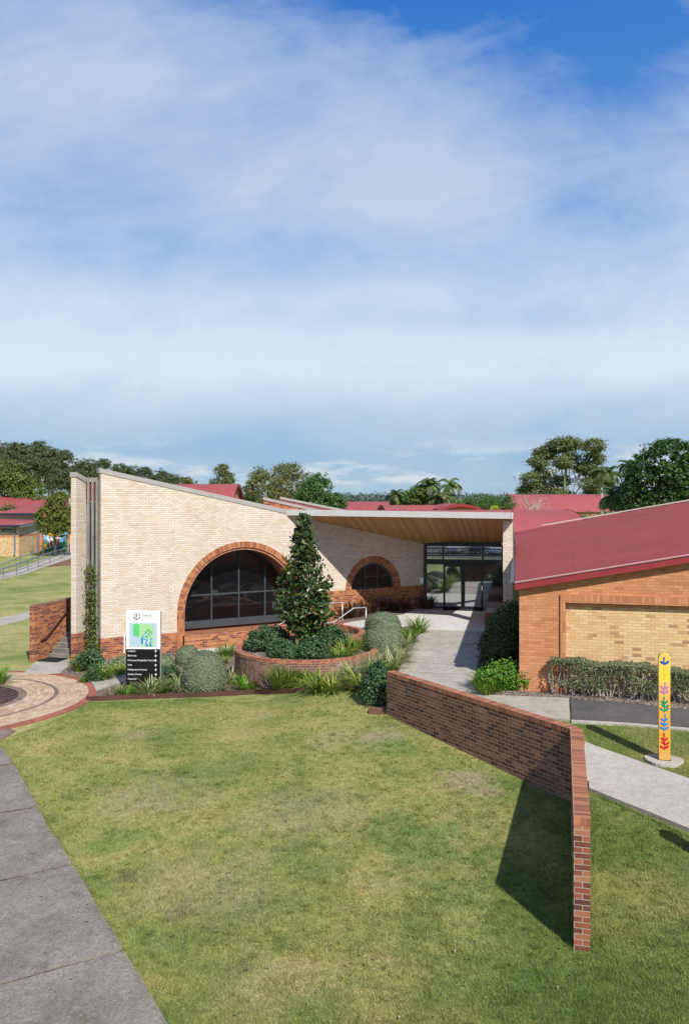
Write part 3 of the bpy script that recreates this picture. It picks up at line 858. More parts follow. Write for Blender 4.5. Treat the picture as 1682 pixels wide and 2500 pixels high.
# ------------------------------------------------------------------ freestanding V-shaped garden wall
WT = 1.82
cA = Vector((AT(1392, 1779, F * (CH - WT) / (1779 - HY)).x, F * (CH - WT) / (1779 - HY), 0))
cL = Vector((AT(945, 1639, F * (CH - WT) / (1639 - HY)).x, F * (CH - WT) / (1639 - HY), 0))
cP = Vector((AT(1400, 1995, F * (CH - WT) / (1995 - HY)).x, F * (CH - WT) / (1995 - HY), 0))
gw = thing('garden_wall', 'brown brick V-shaped garden wall with a rowlock coping crossing the lawn', 'wall', (cA.x, cA.y, 0))
dA = cA - cL; aA = math.atan2(dA.y, dA.x); lA = dA.length
dB = cP - cA; aB = math.atan2(dB.y, dB.x); lB = dB.length
th = 0.235
# wall A: x runs from the left end to the corner, front face at y = 0, back at y = th (away from the lawn)
org = cL - cA
MB().box(0, lA, 0, th, -.6, WT - .112).build('wall_panel', BROWN, gw, (org.x, org.y, 0), aA)
mb = MB(); mb.box(-.004, lA + .0, -.006, th + .006, WT - .110, WT); mb.build('coping', COPING, gw, (org.x, org.y, 0), aA)
MB().box(.002, lA + .16, .004, th + .0, -.6, WT - .115).build('wall_panel', BROWN, gw, (org.x, org.y, 0), aA)
# wall B: x from the corner toward the viewer; left face at y = 0 (lawn side), right face at y = +th
MB().box(.002, lB - .003, -.0, th, -.7, WT - .113).build('wall_panel', BROWN, gw, (0, 0, 0), aB)
mbE = MB(); mbE.box(lB - .0028, lB, .0, th, -.7, WT - .113); mbE.build('wall_end', BROWN_END, gw, (0, 0, 0), aB)
MB().box(-.05, lB + .006, -.006, th + .006, WT - .111, WT + .001).build('coping', COPING, gw, (0, 0, 0), aB)

# dark handrail-like strip fixed to the outer face of the wall where the slab path meets it
d3 = (cP - cA).normalized(); n3 = Vector((-d3.y, d3.x, 0))
q0 = cA + d3 * 1.45 + n3 * (th + .002); 
tag(MB().box(0, 2.2, 0, .04, -.25, .0).build('edge_board', CHAR, None, (q0.x, q0.y, 1.0), aB), 'narrow dark board fixed along the outer face of the garden wall by the slab path', 'board')

# ------------------------------------------------------------------ round planter
PCx, PCy, PZ, PR = -1.31, 29.75, 1.27, 2.56
pl = thing('round_planter', 'round raised brown brick planter holding the conical tree', 'planter', (PCx, PCy, 0))
def ringwall(mb, r0, r1, z0, z1, n=72, a0=0, a1=2 * math.pi):
    for i in range(n):
        A, B = a0 + (a1 - a0) * i / n, a0 + (a1 - a0) * (i + 1) / n
        c = lambda r, a, z: (r * math.cos(a), r * math.sin(a), z)
        mb.face([c(r1, A, z0), c(r1, B, z0), c(r1, B, z1), c(r1, A, z1)], [(A * r1, z0), (B * r1, z0), (B * r1, z1), (A * r1, z1)])
        mb.face([c(r0, B, z0), c(r0, A, z0), c(r0, A, z1), c(r0, B, z1)], [(B * r0, z0), (A * r0, z0), (A * r0, z1), (B * r0, z1)])
        mb.face([c(r0, A, z1), c(r1, A, z1), c(r1, B, z1), c(r0, B, z1)], [(A * r1, 0), (A * r1, r1 - r0), (B * r1, r1 - r0), (B * r1, 0)])
PLBRICK = mat_brick('planter_brick', [(0.05, (.11, .058, .048)), (0.4, (.20, .095, .066)), (1.0, (.28, .145, .10))], (.36, .29, .24), w=0.125, h=0.086, stain=0.3, stains=((.50, .47, .45), .6))
mb = MB(); ringwall(mb, PR - .23, PR, -.4, PZ - .113); mb.build('wall', PLBRICK, pl)
mb = MB(); ringwall(mb, PR - .25, PR + .012, PZ - .111, PZ); mb.build('coping', COPING, pl)
mb = MB()
pp = [(2.36 * math.cos(a), 2.36 * math.sin(a)) for a in np.linspace(0, 2 * math.pi, 40)[:-1]]
mb.face([(x, y, PZ - .16) for x, y in pp]); mb.build('soil', MULCH, pl)
# second low curved kerb that hooks up to the landing
kx = G(884, 1556)
mb = MB(); ringwall(mb, 1.75, 1.98, -.2, 1.30, 20, R(-58), R(60))
tag(mb.build('curved_kerb', COPING, None, (kx.x - 1.85, kx.y + .2, 0)), 'short curved brick kerb between the round planter and the landing', 'kerb')
cp = G(917, 1742)
MBt = MB().box(-.17, .17, -.10, .10, -.1, .15); tag(MBt.build('terracotta_edge_block', mat_paint('terracotta', (.16, .085, .06), .85, .2, .3), None, (cp.x, cp.y, cp.z), R(-20)), 'terracotta edging block under the dark shrub at the left end of the garden wall', 'edging block')

# ------------------------------------------------------------------ garden stairs and handrails behind the planter
stp = thing('garden_stairs', 'short concrete garden stairs with a mid landing between planter and hall', 'stairs', (OX, OY, 0), TH)
mb = MB()
prof = [(9.5, 1.16)]
v0, v1 = 2.45, 4.25
def bx(u0, u1, z1): mb.box(u0, u1, -v1, -v0, -.4, z1)
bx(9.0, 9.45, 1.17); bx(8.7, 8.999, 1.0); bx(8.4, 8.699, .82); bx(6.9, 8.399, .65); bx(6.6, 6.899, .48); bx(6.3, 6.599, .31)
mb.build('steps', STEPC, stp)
MB().box(5.9, 9.6, -v0 + .003, -v0 + .235, -.4, 1.32).build('side_wall', RED, stp)
def rail(v, lab, ups):
    r = thing('handrail', lab, 'handrail', (OX, OY, 0), TH, 'handrails of the garden stairs')
    z = .92
    pts = [(9.62, 1.16 + z), (9.02, 1.16 + z), (8.1, .65 + z), (7.1, .65 + z), (6.1, .16 + z), (5.75, .16 + z)]
    mb = MB(); mb.tube([(u, -v, h) for u, h in pts], .024, 8); mb.build('rail', STEEL, r, smooth=True)
    for u, h0, h1 in ((9.62, 1.12, 1.16 + z), (7.6, .64, .65 + z), (5.75, .0, .16 + z)):
        MB().tube([(u, -v, h0 - .1), (u, -v, h1)], .022, 8).build('post', STEEL, r, smooth=True)
    return r
rail(4.27, 'bare steel handrail on the planter side of the garden stairs', 0)
rail(2.36, 'bare steel handrail on the hall side of the garden stairs', 0)

# ------------------------------------------------------------------ stair on the far left with red brick flank wall
q = G(73, 1617)
sw = thing('stair_wall', 'tall red brick flank wall left of the stained stair', 'wall', (q.x, q.y, 0), GA)
ZW = CH - (1478 - HY) / F * q.y
MB().box(0, .235, 0, 7.5, -.3, ZW - .115).build('wall_panel', RED, sw)
MB().box(-.004, .239, -.004, 7.5, ZW - .113, ZW).build('coping', BROWN_END, sw)
MB().box(.236, .24, .85, 1.10, .28, .38).build('vent', BLACKM, sw)
hr = thing('wall_handrail', 'dark varnished timber handrail on the red brick stair wall', 'handrail', (q.x, q.y, 0), GA)
zb = .17
MB().tube([(.31, .28, 1.0), (.31, .62, 1.02), (.31, 4.6, 3.40)], .030, 8).build('rail', WOODRAIL, hr, smooth=True)
for y, z in ((.45, 1.0), (2.2, 1.95), (4.0, 3.03)):
    MB().tube([(.31, y, z), (.29, y, z - .10), (.24, y, z - .12)], .014, 6).build('bracket', BLACKM, hr)
tr = thing('stair', 'stained concrete stair climbing between red wall and cream pier', 'stair', (q.x, q.y, 0), GA)
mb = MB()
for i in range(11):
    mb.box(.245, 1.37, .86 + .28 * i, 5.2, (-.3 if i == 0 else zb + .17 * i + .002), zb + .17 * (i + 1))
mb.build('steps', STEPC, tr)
mb = MB()
for i in range(11): mb.box(.245, 1.37, .848 + .28 * i, .885 + .28 * i, zb + .17 * (i + 1) + .002, zb + .17 * (i + 1) + .012)
mb.build('nosing', CONC, tr)
g0 = gz(q.x + 1, q.y + 1)
tag(MB().box(.32, 1.2, .02, .80, g0 + .03, g0 + .075).build('door_mat', mat_paint('stair_mat', (.02, .022, .026), .9, .1, .3), None, (q.x, q.y, 0), GA), 'dark grey mat at the foot of the stained stair', 'mat')

# ------------------------------------------------------------------ way-finding sign
sg = G(350, 1690)
s = F / sg.y
W = 83.0 / s; H = 201.0 / s; zt = 201.0 / s
sign = thing('wayfinding_sign', 'tall white and black campus map sign with arrows in the garden bed', 'sign', (sg.x, sg.y, sg.z), R(-1.5))
zm = (1686 - 1582) / s + .02; zt = (1686 - 1489) / s + .02
MB().box(-W / 2, W / 2, 0, .13, zm, zt).build('map_panel', WHITEP, sign)
MB().box(-W / 2 - .004, W / 2 - .02, .006, .124, -.3, zm - .002).build('direction_panel', BLACKP, sign)
MB().box(W / 2 + .001, W / 2 + .018, .02, .12, -.3, zt - .01).build('side_trim', STEEL, sign)
mx = lambda x: (x - 790) / 930 * W          # crop pixel -> local
mz = lambda y: zm + (1140 - y) / 1045 * (zt - zm)
def flat(name, c, polys, y, parent, rough=.45):
    mb = MB()
    for pz in polys: mb.face([(mx(x), y, mz(yy)) for x, yy in reversed(pz)] if sum((pz[i][0] * pz[(i + 1) % len(pz)][1] - pz[(i + 1) % len(pz)][0] * pz[i][1]) for i in range(len(pz))) > 0 else [(mx(x), y, mz(yy)) for x, yy in pz])
    return mb.build(name, mat_paint(name + '_colour', c, rough, .3, .02), parent)
rect = lambda x0, y0, x1, y1: [(x0, y0), (x1, y0), (x1, y1), (x0, y1)]
def rrect(cx, cy, w, h, ang):
    c, sn = math.cos(R(ang)), math.sin(R(ang))
    return [(cx + x * c - y * sn, cy + x * sn + y * c) for x, y in ((-w / 2, -h / 2), (w / 2, -h / 2), (w / 2, h / 2), (-w / 2, h / 2))]
mp = flat('map_ground', (.40, .50, .58), [rect(405, 428, 1170, 1080)], -.003, sign)
flat('map_lawn', (.34, .58, .28), [[(520, 440), (1075, 470), (1075, 1080), (740, 1080), (730, 810), (520, 790)]], -.005, mp)
rr = []
for cx_, cy_, a0 in ((655, 490, -90), (655, 755, 0), (550, 755, 90), (550, 490, 180)):
    rr += [(cx_ + 32 * math.cos(R(a0 + t)), cy_ + 32 * math.sin(R(a0 + t))) for t in (0, 22, 45, 67, 90)]
flat('map_oval', (.10, .50, .15), [rr], -.008, mp)
flat('map_courts', (.12, .47, .14), [rrect(935, 625, 85, 70, 38), rrect(1015, 680, 85, 70, 38)], -.008, mp)
bl = [rrect(768, 910, 55, 175, 2), rrect(865, 680, 75, 28, 42), rrect(790, 790, 60, 26, 38), rrect(890, 800, 55, 50, 20), rrect(965, 745, 95, 24, 50), rrect(860, 890, 110, 26, 40), rrect(905, 905, 90, 22, -50),
      rrect(1010, 860, 70, 30, -40), rrect(1010, 940, 60, 26, -45), rrect(985, 985, 60, 28, 20), rrect(880, 985, 90, 40, 35), rrect(905, 1045, 60, 50, -30), rrect(1000, 1045, 70, 55, -20), rrect(825, 735, 50, 22, -40)]
flat('map_buildings', (.01, .20, .52), bl, -.010, mp)
flat('map_paths', (.55, .68, .78), [rrect(830, 960, 60, 150, 0), rrect(930, 960, 40, 200, 10)], -.0065, mp)
flat('map_marker', (.45, .06, .03), [rrect(840, 1025, 26, 34, 20)], -.012, mp)
flat('rule_line', (.35, .36, .40), [rect(500, 371, 1060, 376)], -.003, sign)
# crest: ring with a cross and a curved base
mb = MB(); ccx, ccz = mx(612), mz(240); rr_ = 97 / 930 * W
mb.annulus(0, 0, rr_ * .88, rr_, 0, 2 * math.pi, -.003, .002, 40)
mb.annulus(0, 0, rr_ * .74, rr_ * .90, R(200), R(345), -.0035, .002, 24)
mb.box(-rr_ * .07, rr_ * .07, -.004, .001, -rr_ * .62, rr_ * .78); mb.box(-rr_ * .72, rr_ * .88, -.0045, .001, rr_ * .28, rr_ * .42)
mb.plate([(-rr_ * .62, -rr_ * .35), (-rr_ * .50, -rr_ * .35), (-rr_ * .28, rr_ * .1), (-rr_ * .40, rr_ * .1)], -.0042, .001)
mb.plate([(-rr_ * .34, -rr_ * .45), (-rr_ * .22, -rr_ * .45), (-rr_ * .05, rr_ * .1), (-rr_ * .17, rr_ * .1)], -.0042, .001)
mb.build('crest', mat_paint('crest_ink', (.012, .012, .03), .5, .3, .02), sign, (ccx, 0, ccz))
INK = mat_paint('grey_ink', (.16, .16, .18), .5, .3, .02)
text('Siena', 125 / 930 * W * 1.02, INK, sign, (mx(765), -.003, mz(247)), ext=.001)
text('CATHOLIC COLLEGE', 30 / 930 * W * 1.0, INK, sign, (mx(770), -.003, mz(290)), ext=.001)
WINK = mat_paint('white_ink', (.85, .85, .85), .5, .3, .02)
rows = ['Ironbark', 'Benincasa', 'Il Campo (Hospitality Centre)', 'Oval', 'Multipurpose Courts', 'Student Access', 'Casuarina']
ar = MB()
for i, tx in enumerate(rows):
    ar = MB()
    yy = 1215 + i * 127.5
    text(tx, 62 / 930 * W, WINK, sign, (mx(368), .002, mz(yy)), ext=.002)
    cx_, cy_ = mx(1137), mz(yy - 15)
    ang = 0 if i < 5 else (-90 if i == 5 else 90)
    rot = lambda x, z: (cx_ + x * math.cos(R(ang)) - z * math.sin(R(ang)), cy_ + x * math.sin(R(ang)) + z * math.cos(R(ang)))
    k = 36 / 930 * W
    ar.plate([rot(-.18 * k, -k), rot(.18 * k, -k), rot(.18 * k, .3 * k), rot(-.18 * k, .3 * k)], .001, .005)
    ar.plate([rot(-.85 * k, .05 * k), rot(0, k), rot(.85 * k, .05 * k), rot(.85 * k, -.25 * k), rot(0, .55 * k), rot(-.85 * k, -.25 * k)], .0005, .005)
    ar.build('arrow', WINK, sign)


# ------------------------------------------------------------------ right-hand brick building
RB = Vector((5.07, 24.4, 0)); RA = R(-14.5)
rb = thing('classroom_building', 'low orange brick building with broad dull red skillion roof and yellow brick panel', 'building', (RB.x, RB.y, 0), RA)
rl = lambda p: Vector(((p.x - RB.x) * math.cos(RA) + (p.y - RB.y) * math.sin(RA), -(p.x - RB.x) * math.sin(RA) + (p.y - RB.y) * math.cos(RA), p.z))
zr = lambda x: 3.96 + .188 * x
mb = MB()
mb.plate([(0, .2), (1.15, .2), (1.15, zr(1.15)), (0, zr(0))], 0, .25)
mb.plate([(1.15, 3.80), (12, 3.80), (12, zr(12)), (1.15, zr(1.15))], 0, .25)
mb.plate([(9.2, .2), (12, .2), (12, 3.799), (9.2, 3.799)], 0, .25)
mb.build('wall', ORANGE, rb)
MB().plate([(1.30, .2), (9.2, .2), (9.2, 3.45), (1.30, 3.45)], .13, .25).build('yellow_panel', YELLOW, rb)
MB().plate([(1.30, 3.452), (9.2, 3.452), (9.2, 3.56), (1.30, 3.56)], .05, .25).build('lintel', HEADER if False else ORANGE, rb)
MB().plate([(1.155, 3.565), (9.2, 3.565), (9.2, 3.798), (1.155, 3.798)], -.06, .25).build('header_course', ORANGE_RL, rb)
MB().plate([(1.155, .2), (1.298, .2), (1.298, 3.563), (1.155, 3.563)], -.06, .25).build('jamb', ORANGE_RL, rb)
fa = Vector((11.5, 56.0, 0)); fl = rl(fa)
mb = MB(); mb.slab([(.02, .252), (.24, .252), (fl.x + .24, fl.y), (fl.x + .02, fl.y)], .2, 3.9); mb.build('side_wall', ORANGE, rb)
A_ = Vector((-.12, -.22, 4.10)); B_ = Vector((12.5, -.22, 4.10 + .188 * 12.6)); Cb = rl(Vector((fa.x + 13 * math.cos(RA), fa.y + 13 * math.sin(RA), 4.28 + .188 * 13))); Db = Vector((fl.x - .1, fl.y, 4.28))
mb = MB(); n = 14
for i in range(n):
    for j in range(n):
        q4 = [A_.lerp(B_, a / n).lerp(Db.lerp(Cb, a / n), b / n) for a, b in ((i, j), (i + 1, j), (i + 1, j + 1), (i, j + 1))]
        mb.face(q4, [(p.x, p.y) for p in q4])
        lo = [p - Vector((0, 0, .12)) for p in reversed(q4)]; mb.face(lo, [(p.x, p.y) for p in lo])

def mat_sheetroof():
    m, nt = new_mat('sheet_roof')
    uv = uvsock(nt); sp = nt.n('ShaderNodeSeparateXYZ', {0: uv})
    c = nt.mix(.25, (.285, .060, .055), nt.ramp(nt.noise(uv, .3, 5, .6), [(.3, .3), (.7, .7)]), 'OVERLAY')
    c = nt.mix(.08, c, nt.ramp(nt.noise(nt.mapping(uv, (1, .12, 1)), 5, 4, .6), [(.3, .25), (.7, .75)]), 'OVERLAY')
    s1 = nt.m('LESS_THAN', nt.m('FRACT', nt.m('DIVIDE', sp.outputs[0], 1.55)), .014)
    s2 = nt.m('LESS_THAN', nt.m('FRACT', nt.m('DIVIDE', nt.m('ADD', sp.outputs[1], 2.0), 7.3)), .007)
    c = nt.mix(nt.m('MULTIPLY', nt.m('MAXIMUM', s1, s2), .38), c, (.13, .04, .045))
    finish(nt, c, .75, None, .12)
    return m
SHEETROOF = mat_sheetroof()
mb.build('roof', SHEETROOF, rb)
mb = MB()
mb.face([A_ + Vector((0, -.02, -.20)), B_ + Vector((0, -.02, -.20)), B_ + Vector((0, -.02, .0)), A_ + Vector((0, -.02, .0))])
mb.face([A_ + Vector((0, -.02, -.20)), A_ + Vector((0, -.02, 0.0)), A_ + Vector((0, .1, 0)), A_ + Vector((0, .1, -.2))])
mb.face([A_ + Vector((0, .18, -.2)), B_ + Vector((0, .18, -.2)), B_ + Vector((0, -.02, -.20)), A_ + Vector((0, -.02, -.20))])
mb.build('fascia', FASCIA_RED, rb)
mb = MB()
mb.tube([A_ + Vector((0, -.03, .015)), B_ + Vector((0, -.03, .015))], .03, 6); mb.build('roof_trim', mat_paint('pale_red_trim', (.42, .22, .22), .5, .3, .1), rb)
mb = MB()
gd = (Db - A_)
for k in range(1):
    a, b = A_ + gd * .015 + Vector((-.05, 0, -.07)), Db + Vector((-.05, 0, -.07))
    mb.tube([a, b], .055, 6)
mb.build('gutter', CHAR, rb)
for k in range(26):
    mb = MB()
    c = A_ + gd * (.02 + .0085 * k); mb.box(c.x - .12, c.x + .02, c.y - .02, c.y + .02, c.z - .06, c.z - .02)
    mb.build('gutter_bracket', BLUEGREY, rb)
mb = MB(); mb.face([Db + Vector((0, .05, .04)), Cb + Vector((0, .05, .04)), Cb + Vector((0, .05, .12)), Db + Vector((0, .05, .12))]); mb.build('roof_trim', mat_paint('pale_trim', (.5, .42, .38), .5, .3, .1), rb)
mb = MB(); mb.plate([(.24, .2), (12, .2), (12, zr(12) - .2), (.24, zr(.24) - .2)], 20, 20.2); mb.build('back_wall', ORANGE, rb)

# ------------------------------------------------------------------ painted totem post
tp = G(1620, 1858)
tot = thing('totem_post', 'yellow painted post with bright leaf sprigs on a concrete pad', 'post', (tp.x, tp.y, tp.z), R(-16))
ts = F / tp.y; TW = 26.5 / ts; TH_ = 264 / ts
def mat_totem():
    m, nt = new_mat('totem_paint')
    p = objsock(nt); sp = nt.n('ShaderNodeSeparateXYZ', {0: p})
    n = nt.noise(p, 3.0, 4, .6)
    v = nt.m('ADD', nt.m('DIVIDE', sp.outputs[2], TH_), nt.m('MULTIPLY', nt.m('SUBTRACT', n, .5), .2))
    c = nt.ramp(v, [(.0, (.62, .36, .12)), (.12, (.70, .36, .06)), (.4, (.72, .37, .045)), (.68, (.74, .45, .12)), (.78, (.80, .60, .08)), (.95, (.74, .50, .10))])
    finish(nt, c, .42, None, .4)
    return m
mb = MB()
out = [(-TW / 2, 0), (TW / 2, 0), (TW / 2, TH_ - .16)] + [(TW / 2 - .11 + .11 * math.cos(a), TH_ - .11 + .11 * math.sin(a)) for a in np.linspace(0, math.pi / 2, 6)] + [(-TW / 2 + .11 + .11 * math.cos(a), TH_ - .11 + .11 * math.sin(a)) for a in np.linspace(math.pi / 2, math.pi, 6)]
mb.plate(out, -TW * .42, TW * .42); mb.build('post', mat_totem(), tot, bevel=.012)
mb = MB(); mb.slab([(.42 * math.cos(a) * (1 + .06 * math.sin(3 * a)), .42 * math.sin(a) * (1 + .05 * math.cos(2 * a))) for a in np.linspace(0, 2 * math.pi, 25)[:-1]], -.15, .045); mb.build('base_pad', CONC_R, tot, bevel=.01)
MB().box(-TW / 2 - .02, TW / 2 + .02, -TW * .45, TW * .45, .046, .056).build('base_plate', BLACKM, tot)
def sprig(z0, z1, c, n, lean, flip=1):
    """rounded leaflets in pairs up a wavy stem"""
    mb = MB(); y = -TW * .42 - .003
    stem = lambda t: (lean * .018 * math.sin(5 * t), z0 + (z1 - z0) * t)
    q_ = 0
    for i in range(n + 1):
        t = (i + .15) / (n + .45); bx_, bz_ = stem(t)
        for sgn in ((-1, 1) if i < n else (0,)):
            ln = TW * (.50 - .10 * t) * (1 if sgn else .9); a0 = R(40 + 14 * t + 6 * math.sin(3 * i + sgn)) if sgn else R(90)
            dx, dz = (math.cos(a0) * (sgn or 1), math.sin(a0)); px0, pz0 = -dz, dx
            pts = []
            for q in range(18):
                a = 2 * math.pi * q / 18
                l = ln * (.5 - .5 * math.cos(a)); wd = ln * (.10 + .20 * (l / ln)) * math.sin(a)
                pts.append((max(-TW * .48, min(TW * .48, bx_ + l * dx + wd * px0)), bz_ + l * dz + wd * pz0))
            ar_ = sum(pts[u][0] * pts[(u + 1) % 18][1] - pts[(u + 1) % 18][0] * pts[u][1] for u in range(18))
            if ar_ < 0: pts = pts[::-1]
            q_ += 1
            mb.face([(px_, y - .0003 * q_, pz_) for px_, pz_ in pts])
    m_ = 8
    L_ = [stem(u / m_) for u in range(m_ + 1)]
    mb.face([(x - .011, y - .005, z) for x, z in L_][::-1] + [(x + .011, y - .005, z) for x, z in L_]) if False else None
    for (xa, za), (xb, zb_) in zip(L_, L_[1:]):
        mb.face([(xa - .011, y - .005, za), (xa + .011, y - .005, za), (xb + .011, y - .005, zb_), (xb - .011, y - .005, zb_)])
    mb.build('leaf_motif', mat_paint('motif_paint', c, .45, .35, .12), tot)
k = TH_
sprig(.115 * k, .245 * k, (.55, .012, .015), 3, .6)
sprig(.290 * k, .425 * k, (.012, .20, .50), 3, -.8)
sprig(.462 * k, .580 * k, (.008, .25, .13), 3, .5)
sprig(.625 * k, .715 * k, (.48, .17, .36), 2, -.8)
sprig(.760 * k, .855 * k, (.82, .62, .02), 2, .3)
sprig(.895 * k, .940 * k, (.008, .085, .36), 1, .9)

dup(tot, Vector((7.05, 13.55, gz(7.05, 13.55))), R(-16), 1.0, 'matching painted post just beyond the right edge, known by its shadow on the grass')
# white conduit on the brickwork beside the sign
cq = UW(.92, .03)
tag(MB().box(-.02, .02, -.02, .02, .35, 1.12).build('conduit', WHITEP, None, cq, TH), 'thin white conduit on the red brick base just left of the sign', 'conduit')
# ------------------------------------------------------------------ foliage materials
L_MAG = mat_leaf('magnolia_leaf', [(0.1, (.022, .042, .014)), (0.5, (.046, .084, .020)), (0.8, (.090, .135, .030)), (0.92, (.13, .095, .028)), (1.0, (.34, .19, .05))], .34, .12, .45)
L_KALE = mat_leaf('blue_green_leaf', [(0.1, (.036, .076, .036)), (0.5, (.066, .125, .054)), (1.0, (.125, .20, .082))], .5, .2)
L_SAGE = mat_leaf('grey_green_leaf', [(0.1, (.125, .165, .092)), (0.5, (.205, .25, .145)), (1.0, (.31, .345, .215))], .7, .2, .2)
L_STRAP = mat_leaf('strap_leaf', [(0.05, (.055, .13, .022)), (0.45, (.13, .24, .032)), (0.75, (.24, .34, .05)), (0.93, (.42, .43, .09)), (1.0, (.52, .40, .15))], .42, .3)
L_STRAP_Y = mat_leaf('yellowing_strap_leaf', [(0.05, (.075, .14, .022)), (0.4, (.18, .26, .034)), (0.7, (.36, .39, .06)), (1.0, (.60, .48, .12))], .42, .3)
L_VARI = mat_leaf('variegated_strap_leaf', [(0.05, (.10, .14, .05)), (0.35, (.24, .28, .11)), (0.7, (.42, .42, .22)), (1.0, (.58, .54, .34))], .5, .3)
L_DRY = mat_leaf('dry_strap_leaf', [(0.05, (.12, .12, .045)), (0.4, (.26, .22, .11)), (0.8, (.42, .34, .20)), (1.0, (.52, .44, .28))], .6, .25)
L_BRONZE = mat_leaf('bronze_leaf', [(0.05, (.045, .036, .024)), (0.4, (.11, .065, .042)), (0.65, (.20, .105, .068)), (0.85, (.11, .15, .05)), (1.0, (.48, .32, .20))], .4, .25)
L_LIME = mat_leaf('bright_green_leaf', [(0.1, (0.068, 0.180, 0.018)), (0.5, (0.128, 0.285, 0.027)), (1.0, (0.240, 0.405, 0.045))], .45, .3)
L_HEDGE = mat_leaf('hedge_leaf', [(0.1, (0.068, 0.093, 0.042)), (0.5, (0.132, 0.162, 0.075)), (0.85, (0.210, 0.225, 0.112)), (1.0, (0.330, 0.285, 0.165))], .55, .2)
L_DARK = mat_leaf('dark_shrub_leaf', [(0.1, (0.027, 0.063, 0.018)), (0.6, (0.051, 0.105, 0.027)), (1.0, (0.090, 0.165, 0.042))], .45, .2)
L_EUC = mat_leaf('eucalypt_leaf', [(0.1, (.080, .110, .042)), (0.5, (.135, .172, .062)), (0.8, (.19, .22, .08)), (1.0, (.27, .27, .12))], .5, .25)
L_EUC_D = mat_leaf('forest_leaf', [(0.1, (.050, .078, .034)), (0.5, (.090, .125, .050)), (0.85, (.14, .165, .066)), (1.0, (.20, .19, .085))], .5, .25)
L_OLIVE = mat_leaf('olive_leaf', [(0.1, (.095, .115, .034)), (0.5, (.165, .185, .052)), (1.0, (.27, .26, .085))], .5, .25)
L_GREEN = mat_leaf('tree_leaf', [(0.1, (0.039, 0.087, 0.021)), (0.5, (0.072, 0.150, 0.033)), (1.0, (0.135, 0.240, 0.054))], .45, .25)
L_FIG = mat_leaf('dense_tree_leaf', [(0.1, (.018, .045, .008)), (0.5, (.036, .082, .014)), (0.85, (.080, .15, .024)), (1.0, (.13, .20, .038))], .4, .2)
L_BRIGHT = mat_leaf('fresh_tree_leaf', [(0.1, (.055, .10, .018)), (0.5, (.10, .165, .026)), (1.0, (.18, .24, .045))], .5, .25)
L_AUTUMN = mat_leaf('turning_leaf', [(0.1, (0.068, 0.108, 0.021)), (0.5, (0.128, 0.173, 0.030)), (0.8, (0.210, 0.225, 0.039)), (1.0, (0.360, 0.225, 0.075))], .45, .3)
L_PALM = mat_leaf('palm_frond', [(0.1, (.045, .080, .022)), (0.6, (.10, .15, .036)), (1.0, (.22, .25, .075))], .4, .25)
L_TWIG = mat_leaf('dry_twig', [(0.1, (.22, .17, .14)), (0.6, (.34, .28, .24)), (1.0, (.45, .40, .36))], .8, .1)
L_YEL = mat_leaf('yellow_leaf', [(0.1, (0.240, 0.285, 0.018)), (1.0, (0.540, 0.540, 0.045))], .5, .3)
PETAL = mat_paint('white_petal', (.80, .80, .76), .6, .2, .03)

def strips(name, base, azi, elev, length, width, bend, mat, parent=None, seg=4, twist=0.0):
    """arching blade leaves, each one connected ribbon"""
    n = len(base)
    V = np.empty((n, seg + 1, 2, 3))
    p = base.copy(); el = elev.copy()
    sl = length / seg
    hx = np.stack([np.cos(azi), np.sin(azi), np.zeros(n)], 1)
    sd = np.stack([-np.sin(azi), np.cos(azi), np.zeros(n)], 1)
    for k in range(seg + 1):
        t = k / seg
        w = width * (0.55 + 0.9 * t) * (1 - t) ** 0.45 * 1.05 + 0.0015
        if k == 0: w = width * 0.55
        V[:, k, 0] = p - sd * w[:, None] * .5
        V[:, k, 1] = p + sd * w[:, None] * .5
        d = hx * np.cos(el)[:, None] + np.array([0, 0, 1.0]) * np.sin(el)[:, None]
        p = p + d * sl[:, None]
        el = el - bend / seg * (0.6 + 0.8 * t)
    F_ = []
    me = bpy.data.meshes.new(name)
    nv = n * (seg + 1) * 2
    idx = np.arange(nv).reshape(n, seg + 1, 2)
    q = np.stack([idx[:, :-1, 0], idx[:, :-1, 1], idx[:, 1:, 1], idx[:, 1:, 0]], -1).reshape(-1, 4)
    me.vertices.add(nv); me.vertices.foreach_set('co', V.astype(np.float32).ravel())
    me.loops.add(q.size); me.loops.foreach_set('vertex_index', q.astype(np.int32).ravel())
    me.polygons.add(len(q)); me.polygons.foreach_set('loop_start', np.arange(0, q.size, 4, dtype=np.int32)); me.polygons.foreach_set('loop_total', np.full(len(q), 4, dtype=np.int32))
    me.update(calc_edges=True); me.materials.append(mat)
    o = bpy.data.objects.new(name, me); COL.objects.link(o)
    if parent is not None: o.parent = parent
    return o

def clump(name, n, length, width, mat, spread=.16, el=(45, 85), bend=(60, 120)):
    a = RNG.uniform(0, 2 * math.pi, n); r = spread * np.sqrt(RNG.random(n))
    base = np.stack([r * np.cos(a), r * np.sin(a), np.full(n, -.03)], 1)
    az = a + RNG.normal(size=n) * .6
    return strips(name, base, az, np.radians(RNG.uniform(*el, n)), length * RNG.uniform(.6, 1.15, n), width * RNG.uniform(.7, 1.2, n), np.radians(RNG.uniform(*bend, n)), mat)

